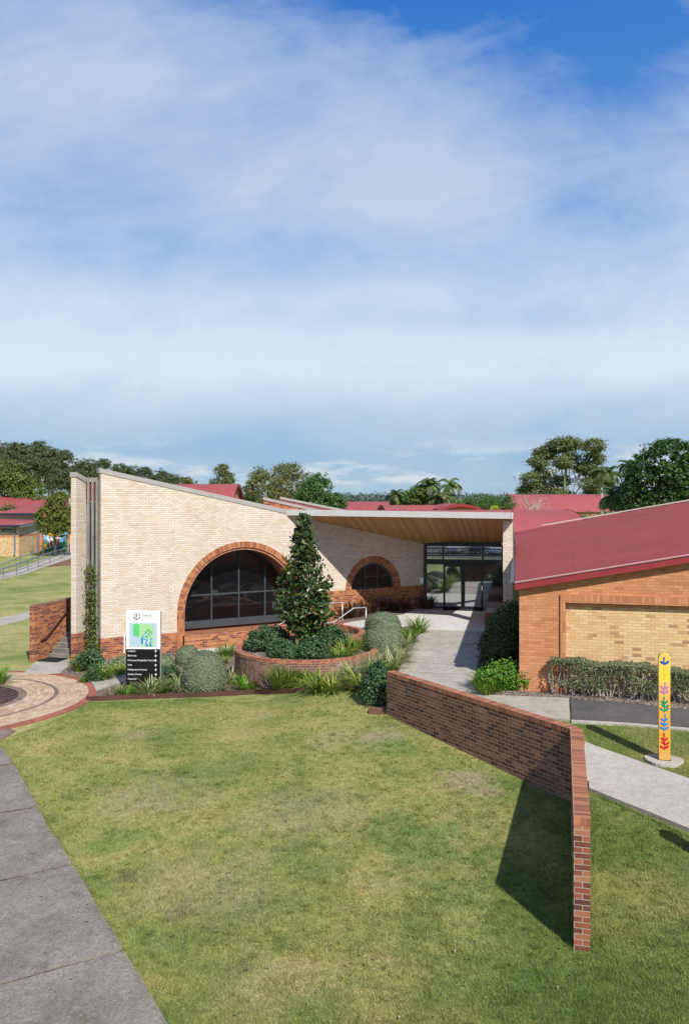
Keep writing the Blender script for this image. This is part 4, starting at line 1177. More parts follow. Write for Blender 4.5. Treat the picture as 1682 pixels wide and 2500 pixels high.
PROTO = {
    'strap': lambda: clump('strappy_plant', 130, .72, .034, L_STRAP),
    'yellow': lambda: clump('strappy_plant', 110, .80, .045, L_STRAP_Y, el=(25, 75), bend=(50, 100)),
    'tall': lambda: clump('strappy_plant', 260, .95, .026, L_STRAP, .26, (60, 88), (40, 95)),
    'vari': lambda: clump('variegated_plant', 150, .62, .024, L_VARI, .15, (40, 85), (50, 120)),
    'dry': lambda: clump('dry_plant', 120, .60, .020, L_DRY, .16, (25, 80), (60, 130)),
    'bronze': lambda: clump('bronze_plant', 90, .75, .060, L_BRONZE, .18, (40, 85), (20, 80)),
    'lime': lambda: clump('strappy_plant', 150, .45, .022, L_LIME, .14, (45, 85), (50, 110)),
}
proto_mesh = {}
def plant(kind, px, py, sc, label, group=None, z=None, xy=None):
    if kind not in proto_mesh:
        o = PROTO[kind](); proto_mesh[kind] = o.data; nm = o.name.split('.')[0]; bpy.data.objects.remove(o); proto_mesh[kind + '_n'] = nm
    p = G(px, py) if xy is None else Vector(xy)
    if z is not None:
        Y = F * (CH - z) / (py - HY); p = Vector(((px - CX) / F * Y, Y, z))
    o = bpy.data.objects.new(proto_mesh[kind + '_n'], proto_mesh[kind]); COL.objects.link(o)
    o.location = p; o.rotation_euler = (0, 0, random.uniform(0, 6.28)); sc *= 1.12; o.scale = (sc, sc, sc * random.uniform(.92, 1.08))
    tag(o, label, 'plant', group)
    return o

GB = 'strappy plants in the garden bed'
plant('strap', 192, 1640, .85, 'green strappy clump beside the foot of the cream pier, leftmost in the bed', GB)
plant('strap', 252, 1662, 1.0, 'large green strappy clump between the dark leafy shrub and the sign', GB)
plant('strap', 292, 1650, .8, 'green strappy clump just left of the sign, against the brick wall', GB)
plant('strap', 205, 1668, .45, 'small sparse green tuft at the edge of the round paving', GB)
plant('dry', 292, 1694, .95, 'straw coloured dry clump left of the sign foot', GB)
plant('dry', 276, 1700, .6, 'flattened dry straw tuft at the left tip of the mulch bed', GB)
plant('lime', 311, 1700, .95, 'low bright lime green clump at the left foot of the sign', GB)
plant('vari', 366, 1697, 1.15, 'pale variegated clump in front of the sign foot', GB)
plant('lime', 399, 1692, 1.25, 'green strappy clump between the two pale clumps by the sign', GB)
plant('vari', 434, 1690, 1.15, 'pale variegated clump left of the big clipped egg shaped shrub', GB)
plant('vari', 462, 1695, .6, 'short pale tuft tucked under the big egg shaped shrub', GB)
plant('vari', 569, 1672, 1.1, 'pale variegated clump left of the round planter wall', GB)
plant('lime', 604, 1688, 1.45, 'bright green fine leaved clump at the lawn edge left of the planter', GB)
plant('yellow', 656, 1672, .5, 'small broad leaved sprout against the planter brickwork', GB)
plant('tall', 690, 1688, .92, 'tallest green clump at the lawn edge in front of the planter', GB)
plant('tall', 710, 1676, .80, 'tall green clump behind the tallest one, touching the planter wall', GB)
plant('lime', 757, 1664, 1.1, 'mid green clump right against the planter wall front', GB)
plant('yellow', 778, 1688, .95, 'yellow green arching clump at the lawn edge below the planter', GB)
plant('yellow', 812, 1688, 1.0, 'arching clump with the most yellow leaf tips at the lawn edge', GB)
plant('vari', 852, 1662, 1.1, 'pale variegated clump between the planter and the yellowing clumps', GB)
plant('yellow', 888, 1682, 1.1, 'large yellow green arching clump beside the dark shrub at the wall end', GB)
plant('vari', 905, 1645, 1.2, 'pale grassy clump right of the planter rim', GB)
plant('strap', 938, 1650, .9, 'green clump among the pale grasses by the path', GB)
plant('vari', 956, 1634, 1.3, 'tall pale grassy clump at the path edge above the garden wall', GB)
plant('vari', 976, 1618, 1.15, 'pale grassy clump at the path edge, second from the wall', GB)
plant('vari', 985, 1590, 1.1, 'pale grassy clump at the path edge below the green clumps', GB)
plant('strap', 1000, 1572, 1.0, 'green strappy clump at the path edge beside the clipped domes', GB)
plant('strap', 1020, 1548, 1.1, 'green strappy clump at the top of the path bed by the landing', GB)
plant('strap', 520, 1612, .8, 'green clump behind the big egg shaped shrub', GB)
plant('strap', 555, 1604, .95, 'green clump between the egg shaped shrub and the planter', GB)
plant('strap', 545, 1622, .6, 'small green clump low beside the concrete court', GB)
def rimplant(kind, px, py, sc, lab): plant(kind, px, py, sc, lab, 'plants in the round planter', z=PZ - .15)
rimplant('vari', 722, 1600, .95, 'pale grassy clump inside the planter below the conical tree')
rimplant('yellow', 838, 1604, .85, 'yellow green arching clump inside the planter on its right')
rimplant('strap', 862, 1592, .95, 'green arching clump inside the planter nearest the right rim')
rimplant('strap', 850, 1580, .8, 'green arching clump inside the planter behind its right front clumps')
rimplant('strap', 826, 1612, .7, 'green arching clump inside the planter at the front rim')
plant('lime', -8, 1672, 1.5, 'green strappy clump in the dark planting circle at the left edge', GB)
plant('vari', 535, 1690, .8, 'small pale tuft at the lawn edge right of the big egg shaped shrub', GB)
plant('yellow', 735, 1678, .8, 'yellow green clump between the tall clumps and the yellow tipped ones', GB)
plant('strap', 916, 1664, .8, 'green clump squeezed between the planter end and the dark shrub', GB)
bz = [(838, 1512), (868, 1508), (893, 1500), (916, 1497), (940, 1494), (962, 1492), (985, 1489), (1008, 1486), (1030, 1484), (905, 1482), (950, 1478), (995, 1474), (1044, 1489)]
for i, (x, y) in enumerate(bz):
    plant('bronze', x, y, random.uniform(.85, 1.15), 'dark bronze leaved plant in the bed under the small arched window', 'bronze plants under the small arched window')

def leafy(name, label, cat, loc, lobes, ncl, nper, crad, L, W, mat, group=None, shell=.6, core=True, stems=0, **kw):
    """shrub: foliage plus stems under one root"""
    r = thing(name, label, cat, loc, 0, group)
    P, N, C = lobe_points(lobes, ncl, nper, crad, shell)
    keep = P[:, 2] > -.02
    P, N = P[keep], N[keep]
    V = leaf_verts(P, N, L, W, **kw)
    arrays_obj('foliage', V, len(P), mat, r)
    mb = MB(); cz = sum(l[2] for l in lobes) / len(lobes)
    k = stems or 5
    for i in range(k):
        l = lobes[i % len(lobes)]
        a = random.uniform(0, 6.28); q = random.uniform(.2, .6)
        tip = Vector((l[0] + l[3] * q * math.cos(a), l[1] + l[4] * q * math.sin(a), l[2] + l[5] * .45))
        b = Vector((l[0] * .6 + random.uniform(-.08, .08), l[1] * .6 + random.uniform(-.08, .08), -.1))
        mid = b.lerp(tip, .5) + Vector((random.uniform(-.05, .05), random.uniform(-.05, .05), .05))
        h = max(.008, .018 * (tip.z + .2))
        mb.tube([b, mid, tip], [h, h * .75, h * .4], 5)
    mb.build('stem', BARK, r)
    return r

def clipped(px, py, rx, ry, rz, label, n=5200, ly=.05, zc=.55):
    n = int(n * 3.0); ly *= .72
    p = G(px, py)
    r = thing('clipped_shrub', label, 'shrub', p, random.uniform(0, 6), 'clipped grey-green shrubs')
    d = unit(RNG.normal(size=(n, 3))); d[:, 2] = np.where(d[:, 2] < -.55, -d[:, 2], d[:, 2])
    rr = 1 + RNG.normal(size=n) * .028 - .16 * (RNG.random(n) < .2) * RNG.random(n) + .03 * np.sin(d[:, 0] * 9 + 1) * np.sin(d[:, 1] * 8)
    sc = np.array([rx, ry, rz])
    P = d * rr[:, None] * sc + np.array([0, 0, rz * zc])
    keep = P[:, 2] > 0; P, d = P[keep], d[keep]
    V = leaf_verts(P, d, ly * 1.35, ly * .9, .2, .8, face=.85)
    arrays_obj('foliage', V, len(P), L_SAGE, r)
    mb = MB()
    for i in range(5):
        a = i * 1.3; mb.tube([(.06 * math.cos(a), .06 * math.sin(a), -.1), (rx * .5 * math.cos(a), ry * .5 * math.sin(a), rz * .9)], [.025, .012], 5)
    mb.build('stem', BARK, r)
    return r
clipped(459, 1622, .46, .46, .46, 'small clipped grey-green ball nearest the left leg of the large brick arch', 4200)
clipped(500, 1688, .72, .70, .82, 'largest clipped shrub, egg shaped, at the lawn edge between sign and planter', 11000, zc=.6)
clipped(401, 1640, .42, .4, .38, 'small clipped grey-green dome half hidden right of the sign', 3000)
clipped(300, 1632, .30, .3, .3, 'smallest clipped ball half hidden left of the sign', 2000)
clipped(935, 1542, .78, .66, .50, 'clipped grey-green dome highest up the slope beside the landing', 7000)
clipped(945, 1562, .70, .6, .50, 'clipped grey-green dome in the middle of the row by the path', 6000)
clipped(936, 1588, .78, .66, .55, 'clipped grey-green dome lowest in the row beside the planter', 7000)

def kale(px, py, w, h, label, z=None, n=90, mat=None):
    if z is None: p = G(px, py)
    else:
        Y = F * (CH - z) / (py - HY); p = Vector(((px - CX) / F * Y, Y, z))
    h *= .80; w *= .84
    lob = [(0, 0, h * .5, w * .42, w * .40, h * .45), (-w * .3, .03, h * .38, w * .24, w * .3, h * .34), (w * .3, -.03, h * .40, w * .24, w * .3, h * .36), (w * .05, .1, h * .68, w * .25, w * .25, h * .28)]
    return leafy('leafy_shrub', label, 'shrub', p, lob, int(n * 1.9), 22, .13, .085, .058, mat or L_KALE, 'dark leafy shrubs', .7, out=.7, rnd=.6)
ZP = PZ - .16
kale(640, 1590, 1.35, 1.1, 'dark blue-green shrub at the left inside the planter', ZP, 110)
kale(690, 1614, 1.1, .85, 'dark blue-green shrub at the front inside the planter, left of the pale grass', ZP, 90)
kale(762, 1614, 1.15, 1.0, 'dark blue-green shrub at the front inside the planter, right of the pale grass', ZP, 100)
kale(806, 1592, 1.4, 1.2, 'tallest dark blue-green shrub inside the planter, right of the conical tree', ZP, 110)
kale(674, 1582, 1.1, .95, 'dark blue-green shrub inside the planter behind the left ones', ZP, 70)
kale(222, 1638, 1.25, .95, 'dark leafy shrub at the foot of the cream pier and wall corner', None, 95)
kale(232, 1664, .75, .5, 'low grey-green shrub in front of the pier, at the paving edge', None, 45)
kale(412, 1676, .95, .85, 'dark leafy shrub hugging the right edge of the sign', None, 75)
kale(280, 1640, .9, .5, 'low grey shrub under the left brick corner, behind the strappy clumps', None, 50, L_SAGE)
kale(921, 1722, .95, 1.55, 'tall dark green shrub against the left end of the garden wall', None, 150)

# conical magnolia in the planter
Y0 = 29.9; tb = AT(743, 1590, Y0); tb.z = PZ - .2
mg = thing('magnolia_tree', 'narrow conical dark glossy tree with bronze leaf backs in the round planter', 'tree', tb)
ms = F / Y0; H0 = (1590 - 1266) / ms
def mrad(t):   # crown half width (m) by height fraction
    pts = [(0, .22), (.08, .28), (.15, .46), (.20, .74), (.25, .92), (.34, .93), (.45, .92), (.57, .77), (.66, .61), (.75, .45), (.86, .30), (.90, .20), (.95, .13), (1.0, .05)]
    for (a, b), (c, d) in zip(pts, pts[1:]):
        if a <= t <= c: return .79 * (b + (d - b) * (t - a) / (c - a))
    return .05
Ps = []; Ns = []
nw = 520
for i in range(nw):
    t = random.random() ** 1.15
    a = random.uniform(0, 6.283)
    bump = 1 + .16 * math.sin(3 * a + 11 * t) + .12 * math.sin(5 * a - 23 * t) + random.gauss(0, .17)
    rr = mrad(t) * bump * (1 if random.random() < .7 else random.uniform(.35, .9))
    c = np.array([rr * math.cos(a) + .05 * math.sin(5 * t), rr * math.sin(a), .12 + t * (H0 - .05)])
    k = 14
    off = RNG.normal(size=(k, 3)) * .085
    Ps.append(c + off); Ns.append(unit(off * 5 + np.array([math.cos(a), math.sin(a), .5]) * .5))
P = np.concatenate(Ps); N = unit(np.concatenate(Ns))
arrays_obj('crown', leaf_verts(P, N, .215, .095, .75, .45, 0, .22, .15), len(P), L_MAG, mg)
mb = MB(); mb.tube([(0, 0, -.1), (.03, .02, H0 * .4), (.02, 0, H0 * .8), (.03, 0, H0 * .96)], [.10, .07, .035, .015], 8)
for i in range(26):
    t = random.uniform(.05, .85); a = random.uniform(0, 6.28); rr = mrad(t) * .85; z = .1 + t * H0
    mb.tube([(.02, 0, z - .25), (rr * .6 * math.cos(a), rr * .6 * math.sin(a), z - .05), (rr * math.cos(a), rr * math.sin(a), z + .08)], [.022, .014, .006], 5)
mb.build('trunk', BARK, mg)

# climber in the slot between pier and hall
cl = (S0 + S1) / 2
P = []; 
for i in range(260):
    t = random.random() ** 2.0; z = .2 + t * 3.7
    wd = .55 * (1 - t * .75)
    c = S0.lerp(S1, .5 + random.gauss(.02, .30) * (1 - .5 * t)) + Vector((-.05, -1, 0)) * random.uniform(.02, .22)
    P.append(np.array([c.x, c.y, z]) + RNG.normal(size=(11, 3)) * np.array([.09, .09, .12]))
P = np.concatenate(P) - np.array([cl.x, cl.y, .15])
vine = thing('climbing_plant', 'green climber growing up the slot between the cream pier and the hall', 'plant', (cl.x, cl.y, .15))
N = unit(RNG.normal(size=P.shape) + np.array([-.4, -.8, .2]))
arrays_obj('foliage', leaf_verts(P, N, .085, .06, .5, .7), len(P), L_BRIGHT, vine)
mb = MB()
for k in range(4):
    x = -.30 - .08 * k; x += .45; mb.tube([(x, -.14, -.2), (x + .06, -.12, 1.2), (x - .03, -.13, 2.5), (x + .04, -.12, 3.8)], [.016, .013, .01, .006], 5)
mb.build('stem', BARK, vine)

# planting on the right
p = G(1222, 1686)
leafy('leafy_shrub', 'bright green rounded shrub at the corner of the orange brick building', 'shrub', p, [(.25, .2, .40, .62, .5, .42), (-.2, .1, .36, .5, .45, .36), (.62, .05, .30, .36, .36, .32)], 330, 24, .12, .075, .05, L_LIME, 'dark leafy shrubs', .7)
plant('strap', 1186, 1698, .8, 'arching green strappy clump at the bright shrub, nearest the path', 'strappy plants by the right building')
plant('strap', 1200, 1690, .9, 'green strappy clump half under the bright shrub', 'strappy plants by the right building')
plant('strap', 1178, 1682, .95, 'tall green strappy clump left of the bright shrub, leaning on the path', 'strappy plants by the right building')
pD = Vector((5.15, 28.3, 1.1))
ds = leafy('leafy_shrub', 'large dark shrub with white flowers in the shade between path and brick building', 'shrub', pD, [(.45, 1.2, .75, .55, 1.2, .80), (0, -.3, .55, .68, 1.0, .62), (1.15, 3.0, .80, .42, 1.5, .75), (.0, -1.5, .35, .5, .8, .45), (.5, .3, .8, .5, .8, .6)], 620, 26, .16, .10, .05, L_DARK, 'dark leafy shrubs', .72, stems=8)
for fx, fy in ((1191, 1549), (1219, 1540), (1223, 1547), (1197, 1589), (1267, 1550), (1254, 1494), (1262, 1493), (1206, 1562)):
    mb = MB(); Yf = 27.2 + (1590 - fy) * .05; c = AT(fx, fy, Yf) - pD
    for k in range(5):
        a = k * 1.2566; d = Vector((math.cos(a), -.3, math.sin(a))) * .04
        mb.face([c, c + d + Vector((d.z, 0, -d.x)) * .5, c + d * 1.5, c + d - Vector((d.z, 0, -d.x)) * .5])
    mb.build('flower', PETAL, ds)
# hedge with bare stems
hA = G(1340, 1702); hB = G(1720, 1728); hv = hB - hA; hl = hv.length; ha = math.atan2(hv.y, hv.x)
hd = thing('hedge', 'trimmed grey-green hedge with bare pale stems in front of the yellow brick panel', 'hedge', hA, ha)
n = 15000
x = RNG.uniform(0, hl, n); y = RNG.uniform(-.05, .75, n); zt_ = 1.06 + .05 * np.sin(x * 3.1) + .03 * np.sin(x * 7.7 + 1) - .08 * (x > hl * .55)
top = RNG.random(n) < .45
z = np.where(top, zt_ - np.abs(RNG.normal(size=n)) * .09, zt_ * (1 - .72 * RNG.random(n) ** 1.5))
side = RNG.random(n); y = np.where((~top) & (side < .6), RNG.normal(size=n) * .05, y); y = np.where((~top) & (side > .85), .70 + RNG.normal(size=n) * .04, y)
dens = np.sin(x * 4.3) * np.sin(z * 6 + x) > -.35
keep = (dens | top) & (z > .12)
P = np.stack([x, y, z], 1)[keep]; N = np.stack([np.zeros(len(P)), -np.ones(len(P)), np.full(len(P), .6)], 1)
V = leaf_verts(P, N, .062, .036, .4, .8)
arrays_obj('foliage', V, len(P), L_HEDGE, hd)
mb = MB()
for i in range(16):
    bx_ = (i + .5) / 16 * hl + random.gauss(0, .05)
    for k in range(5):
        tx = bx_ + random.gauss(0, .22); ty = random.uniform(.05, .65)
        mb.tube([(bx_, .33, -.1), ((bx_ + tx) / 2 + random.gauss(0, .04), (.33 + ty) / 2, .35), (tx, ty, .92)], [.022, .014, .006], 5)
mb.build('stem', PALEBARK, hd)

# ------------------------------------------------------------------ mown grass standing on the lawn
def scatter_grass(poly_px, count, h, seed, keep_out=()):
    poly = PX(*poly_px)
    rng = np.random.default_rng(seed)
    xs = [p[0] for p in poly]; ys = [p[1] for p in poly]
    pts = []
    A = np.array(poly)
    n = 0; out = []
    while n < count:
        m = count * 2
        # more blades close to the viewer
        y = min(ys) + (max(ys) - min(ys)) * rng.random(m) ** 1.7
        x = rng.uniform(min(xs), max(xs), m)
        ins = np.zeros(m, bool)
        j = len(A) - 1
        for i in range(len(A)):
            xi, yi = A[i]; xj, yj = A[j]
            cond = ((yi > y) != (yj > y)) & (x < (xj - xi) * (y - yi) / (yj - yi + 1e-12) + xi)
            ins ^= cond; j = i
        out.append(np.stack([x[ins], y[ins]], 1)); n += ins.sum()
    return np.concatenate(out)[:count]
vgz = np.vectorize(gz)
def grass_obj(XY, h, w, lean=.6, name='grass'):
    n = len(XY)
    z = vgz(XY[:, 0], XY[:, 1])
    base = np.column_stack([XY, z - .004])
    az = RNG.uniform(0, 2 * math.pi, n); hh = h * RNG.uniform(.5, 1.35, n)
    ln = np.abs(RNG.normal(size=n)) * lean + .15
    tip = base + np.column_stack([np.cos(az) * hh * ln, np.sin(az) * hh * ln, hh])
    s = np.column_stack([-np.sin(az), np.cos(az), np.zeros(n)]) * (w * RNG.uniform(.6, 1.3, n))[:, None]
    V = np.empty((n, 3, 3)); V[:, 0] = base - s; V[:, 1] = base + s; V[:, 2] = tip
    return V.reshape(-1, 3)
front = [(-4, 1818), (34, 1865), (93, 1971), (113, 2016), (151, 2071), (192, 2136), (240, 2225), (299, 2321), (343, 2390), (405, 2500), (430, 2540), (1760, 2540), (1760, 2080), (1690, 2045), (1445, 1938)]
frontL = [(-4, 1818), (34, 1865), (93, 1971), (113, 2016), (151, 2071), (192, 2136), (240, 2225), (299, 2321), (343, 2390), (405, 2500), (430, 2540), (1401, 2540), (1399, 2325), (1392, 1940), (1180, 1835), (945, 1748), (900, 1697), (740, 1694), (480, 1708), (225, 1716), (190, 1735), (120, 1765), (50, 1790)]
XY = [scatter_grass(frontL, 330000, .03, 1), scatter_grass([(1400, 2540), (1399, 2326), (1445, 2325), (1445, 1945), (1690, 2050), (1900, 2140), (1900, 2540)], 80000, .03, 2),
      scatter_grass([(1440, 1815), (1400, 1768), (1540, 1776), (1690, 1790), (1800, 1800), (1850, 1966), (1700, 1914), (1574, 1871), (1470, 1834)], 40000, .03, 3)]
V = grass_obj(np.concatenate(XY), .040, .0050)
tag(arrays_obj('grass', V, len(V) // 3, BLADE, None, 3), kind='stuff')

def fringe(pts_px, per_m, h, w, spread):
    P = [G(x, y) for x, y in pts_px]; out = []
    for a, b in zip(P, P[1:]):
        k = int((b - a).length * per_m); t = RNG.random(k)[:, None]
        cl = np.sin(t * 37 + a.x) * .5 + .5
        q = np.array([a.x, a.y]) * (1 - t) + np.array([b.x, b.y]) * t + RNG.normal(size=(k, 2)) * spread * (.4 + cl)
        out.append(q)
    return grass_obj(np.concatenate(out), h, w, .9)
Vs = [fringe([(-2, 1820), (34, 1866), (93, 1972), (113, 2017), (151, 2072), (192, 2137), (240, 2226), (299, 2322), (343, 2391), (405, 2501), (430, 2540)], 900, .055, .005, .022),
      fringe([(1393, 1941), (1180, 1836), (945, 1749)], 420, .075, .005, .03), fringe([(1397, 2322), (1394, 1945)], 380, .075, .005, .03), fringe([(1400, 2322), (1441, 2318)], 500, .06, .005, .03), fringe([(1444, 2318), (1446, 1950)], 420, .08, .005, .03),
      fringe([(222, 1717), (480, 1709), (740, 1695), (900, 1698)], 220, .055, .006, .04), fringe([(222, 1712), (190, 1737), (120, 1767), (50, 1792), (0, 1812)], 260, .05, .005, .03),
      fringe([(1440, 1936), (1690, 2048), (1850, 2128)], 420, .07, .005, .03), fringe([(1404, 1764), (1540, 1774), (1690, 1787)], 260, .05, .005, .025), fringe([(1440, 1824), (1572, 1871), (1700, 1916)], 300, .055, .005, .03)]
cen = scatter_grass(frontL, 2600, .05, 11); cen = np.concatenate([cen, scatter_grass([(1405, 2540), (1402, 2330), (1445, 2325), (1445, 1945), (1690, 2050), (1900, 2140), (1900, 2540)], 700, .05, 12)])
cl = np.repeat(cen, 34, axis=0) + RNG.normal(size=(len(cen) * 34, 2)) * np.repeat(RNG.uniform(.02, .07, len(cen)), 34)[:, None]
Vs.append(grass_obj(cl, .058, .0060, .8))
V = np.concatenate(Vs)
tag(arrays_obj('grass_tufts', V, len(V) // 3, BLADE, None, 3), kind='stuff')
# fallen leaves on the lawn and paths
lv = np.concatenate([scatter_grass(frontL, 130, 0, 21), scatter_grass([(1000, 1560), (1180, 1560), (1150, 1690), (990, 1680)], 40, 0, 22), scatter_grass([(-4, 1830), (90, 1975), (290, 2325), (390, 2500), (-200, 2500)], 34, 0, 23)])
zz = vgz(lv[:, 0], lv[:, 1]) + .062
Pn = np.column_stack([lv, zz]); Nn = np.tile(np.array([[0, 0, 1.0]]), (len(Pn), 1))
tag(arrays_obj('fallen_leaves', leaf_verts(Pn, Nn, .075, .035, .0, .5, 0, .2, face=1.0), len(Pn), L_DRY), kind='stuff')
# ------------------------------------------------------------------ buildings behind
def barrel(label, pA, pB, half, ze, rise, mat=None, name='barrel_roof_building', wallmat=None, gz0=.6, gable=True):
    """vaulted roof whose axis runs from pA to pB (x, y)"""
    a = Vector((*pA, 0)); b = Vector((*pB, 0)); d = b - a; ln = d.length; an = math.atan2(d.y, d.x)
    r = thing(name, label, 'building', a, an)
    mb = MB(); n = 18
    pr = [(-half + 2 * half * i / n) for i in range(n + 1)]
    zz = lambda y: ze + rise * (1 - (y / half) ** 2)
    s = 0
    for y0, y1 in zip(pr, pr[1:]):
        l = math.hypot(y1 - y0, zz(y1) - zz(y0))
        mb.face([(0, y0, zz(y0)), (ln, y0, zz(y0)), (ln, y1, zz(y1)), (0, y1, zz(y1))], [(0, s), (ln, s), (ln, s + l), (0, s + l)]); s += l
    mb.build('roof', mat or ROOFRIB, r, smooth=True)
    mb = MB()
    for x in (.35, ln - .35):
        pts = [(x, y * .97, zz(y) - .22) for y in pr]
        mb.face([(x, -half * .97, gz0)] + pts + [(x, half * .97, gz0)]) if True else None
    mb.face([(.35, -half * .93, gz0), (ln - .35, -half * .93, gz0), (ln - .35, -half * .93, ze + rise * .1), (.35, -half * .93, ze + rise * .1)])
    mb.build('wall', wallmat or ORANGE, r)
    for x in (-.02, ln - .04):
        mb = MB()
        for y0, y1 in zip(pr, pr[1:]):
            mb.face([(x + .03, y0, zz(y0) + .03), (x + .03, y1, zz(y1) + .03), (x + .03, y1, zz(y1) - .25), (x + .03, y0, zz(y0) - .25)])
        mb.build('fascia', FASCIA_RED, r)
    return r
def Xat(px, Y): return (px - CX) / F * Y
b1 = barrel('long red ribbed vault roof directly behind the entrance canopy and brick pillar', (Xat(640, 58), 58.0), (Xat(1384, 60), 60.0), 6.5, 3.2, 2.45)
b2 = barrel('red vault roof with an arched orange brick gable showing above the canopy', (Xat(1125, 84), 84.0), (Xat(1128, 84) + .6, 112.0), 2.2, 5.3, .52, wallmat=ORANGE)
b3 = barrel('low red vault roof in the middle distance left of the arched gable', (Xat(930, 92), 92.0), (Xat(1090, 92), 93.0), 4.0, 4.2, 1.45)
b3b = barrel('low red vault roof in the middle distance behind the hall parapet', (Xat(780, 90), 90.0), (Xat(875, 90), 90.5), 4.0, 4.2, 1.40)
b4 = barrel('farthest low red roof on the skyline below the palms', (Xat(800, 112), 112.0), (Xat(968, 112), 112.0), 5.0, 4.4, 1.5)
b5 = barrel('red vault roof rising behind the sloping parapet on the left', (Xat(430, 80), 80.0), (Xat(584, 80), 80.0), 5.0, 5.4, 2.38, ROOFRED)
b6 = barrel('far red vault roof below the tall spreading gum tree', (Xat(1238, 118), 118.0), (Xat(1474, 118), 118.0), 4.5, 4.5, 2.4)
# brick parapet behind the hall roof
pw = thing('parapet_wing', 'red brick sloping parapet with grey cappings behind the hall roof', 'building', (0, 0, 0))
def seg(Y, xa, ya, xb, yb, h=.17):
    return (Xat(xa, Y), CH - (ya - HY) / F * Y), (Xat(xb, Y), CH - (yb - HY) / F * Y)
(a0, z0), (a1, z1) = seg(48, 645, 1216, 830, 1258)
MB().plate([(a0, 2), (a1, 2), (a1, z1 - .1), (a0, z0 - .1)], 48, 48.24).build('wall', RED, pw)
MB().plate([(a0 - .05, z0 - .1), (a1, z1 - .1), (a1, z1 + .05), (a0 - .05, z0 + .05)], 47.96, 48.30).build('capping', CAPPING, pw)
(b0_, w0), (b1_, w1) = seg(51, 684, 1214, 900, 1257)
MB().plate([(b0_, w0 - .11), (b1_, w1 - .11), (b1_, w1 + .03), (b0_, w0 + .03)], 50.9, 51.2).build('capping', CAPPING, pw)
mb = MB(); mb.face([(a0 + .9, 48.3, z0 - .35), (a1 + .3, 48.3, z1 - .12), (b1_, 50.9, w1 - .12), (b0_, 50.9, w0 - .18)]); mb.build('roof', ROOFRED, pw)
for x in (964, 976, 987, 1251):
    mb = MB(); mb.tube([(Xat(x, 57), 57, 5.0), (Xat(x, 57), 57, CH - (1242 - HY + (-8 if x > 1200 else 0)) / F * 57)], .025, 5)
    tag(mb.build('vent_pipe', FASCIA_RED), 'thin red vent pipe on the vault roof above the entrance canopy' if x < 1200 else 'taller thin red vent pipe on the vault roof near the brick pillar', 'vent pipe', 'roof vent pipes')

# left classroom block
YL = 87.0; LZ = gz(-35, 87) - .1
lb = thing('left_classroom_block', 'pale brick classroom block with stacked red roofs and a mural wall', 'building', (0, 0, 0))
zy = lambda py, Y=YL: CH - (py - HY) / F * Y
x0 = Xat(-70, YL); x1 = Xat(47, YL); x2 = Xat(92, YL + 4.5); y2 = YL + 4.5
mb = MB()
mb.box(x0, x1, YL, YL + .3, LZ - 1, zy(1307)); 
q = [(x1, YL), (x2, y2), (x2 - .1, y2 + .3), (x1 - .1, YL + .3)]
mb.slab(q, LZ - 1, zy(1306)); mb.build('wall', mat_brick('pale_yellow_brick', [(0, (.30, .17, .10)), (.14, (.42, .26, .13)), (.24, (.54, .37, .19)), (1, (.64, .47, .27))], (.50, .36, .22), stain=.2), lb)
mb = MB(); mb.box(x0, x1, YL - .03, YL + .3, zy(1312), zy(1307)); mb.slab([(x1, YL - .03), (x2, y2 - .03), (x2, y2 + .2), (x1, YL + .2)], zy(1312), zy(1306)); mb.build('band', ORANGE, lb)
mb = MB(); mb.box(x0, x1 + .02, YL + .02, YL + .32, zy(1307), zy(1284)); mb.slab([(x1, YL + .02), (x2, y2 + .02), (x2, y2 + .3), (x1, YL + .3)], zy(1306), zy(1278)); mb.build('upper_wall', BEIGE, lb)
mb = MB()
e0 = Vector((x0, YL - .9, zy(1283))); e1 = Vector((Xat(49, YL - .9), YL - .9, zy(1283))); r1 = Vector((Xat(101, y2), y2 + 1, zy(1272, y2 + 1))); r0 = Vector((x0, y2 + 1, zy(1267, y2 + 1)))
mb.face([e0, e1, r1, r0]); mb.face([e0 + Vector((0, 0, .06)), e1 + Vector((0, 0, .06)), r1 + Vector((0, 0, .06)), r0 + Vector((0, 0, .06))]); mb.build('porch_roof', ROOFRED, lb)
mb = MB(); u = Vector((0, 0, .20))
mb.face([e0 - u + Vector((0, -.02, .08)), e1 - u + Vector((0, -.02, .08)), e1 + Vector((0, -.02, .08)), e0 + Vector((0, -.02, .08))]); mb.build('gutter', NAVY, lb)
mb = MB(); mb.face([e1 - u * 1.2, r1 - u * 1.2, r1 + Vector((0, 0, .02)), e1 + Vector((0, 0, .02))]); mb.build('fascia', BLUEGREY, lb)
yu = y2 + 1.5
mb = MB(); mb.box(x0, Xat(104, yu), yu, yu + .3, zy(1300, yu), zy(1254, yu)); mb.build('clerestory_wall', BEIGE, lb)
mb = MB()
f0, f1 = Vector((x0, yu - .6, zy(1253, yu))), Vector((Xat(108, yu), yu - .6, zy(1253, yu)))
g1, g0_ = Vector((Xat(150, yu + 9), yu + 9, zy(1226, yu + 9))), Vector((x0, yu + 9, zy(1236, yu + 9)))
mb.face([f0, f1, g1, g0_]); mb.build('main_roof', ROOFRED, lb)
mb = MB(); mb.face([f0 - u, f1 - u, f1 + u * .1, f0 + u * .1]); mb.build('gutter', NAVY, lb)
mb = MB()
for xx, pya, pyb, Y in ((85.5, 1255, 1268, yu - .2), ):
    mb.tube([(Xat(xx, Y), Y, zy(pya, Y)), (Xat(xx, Y), Y, zy(pyb, Y))], .09, 6)
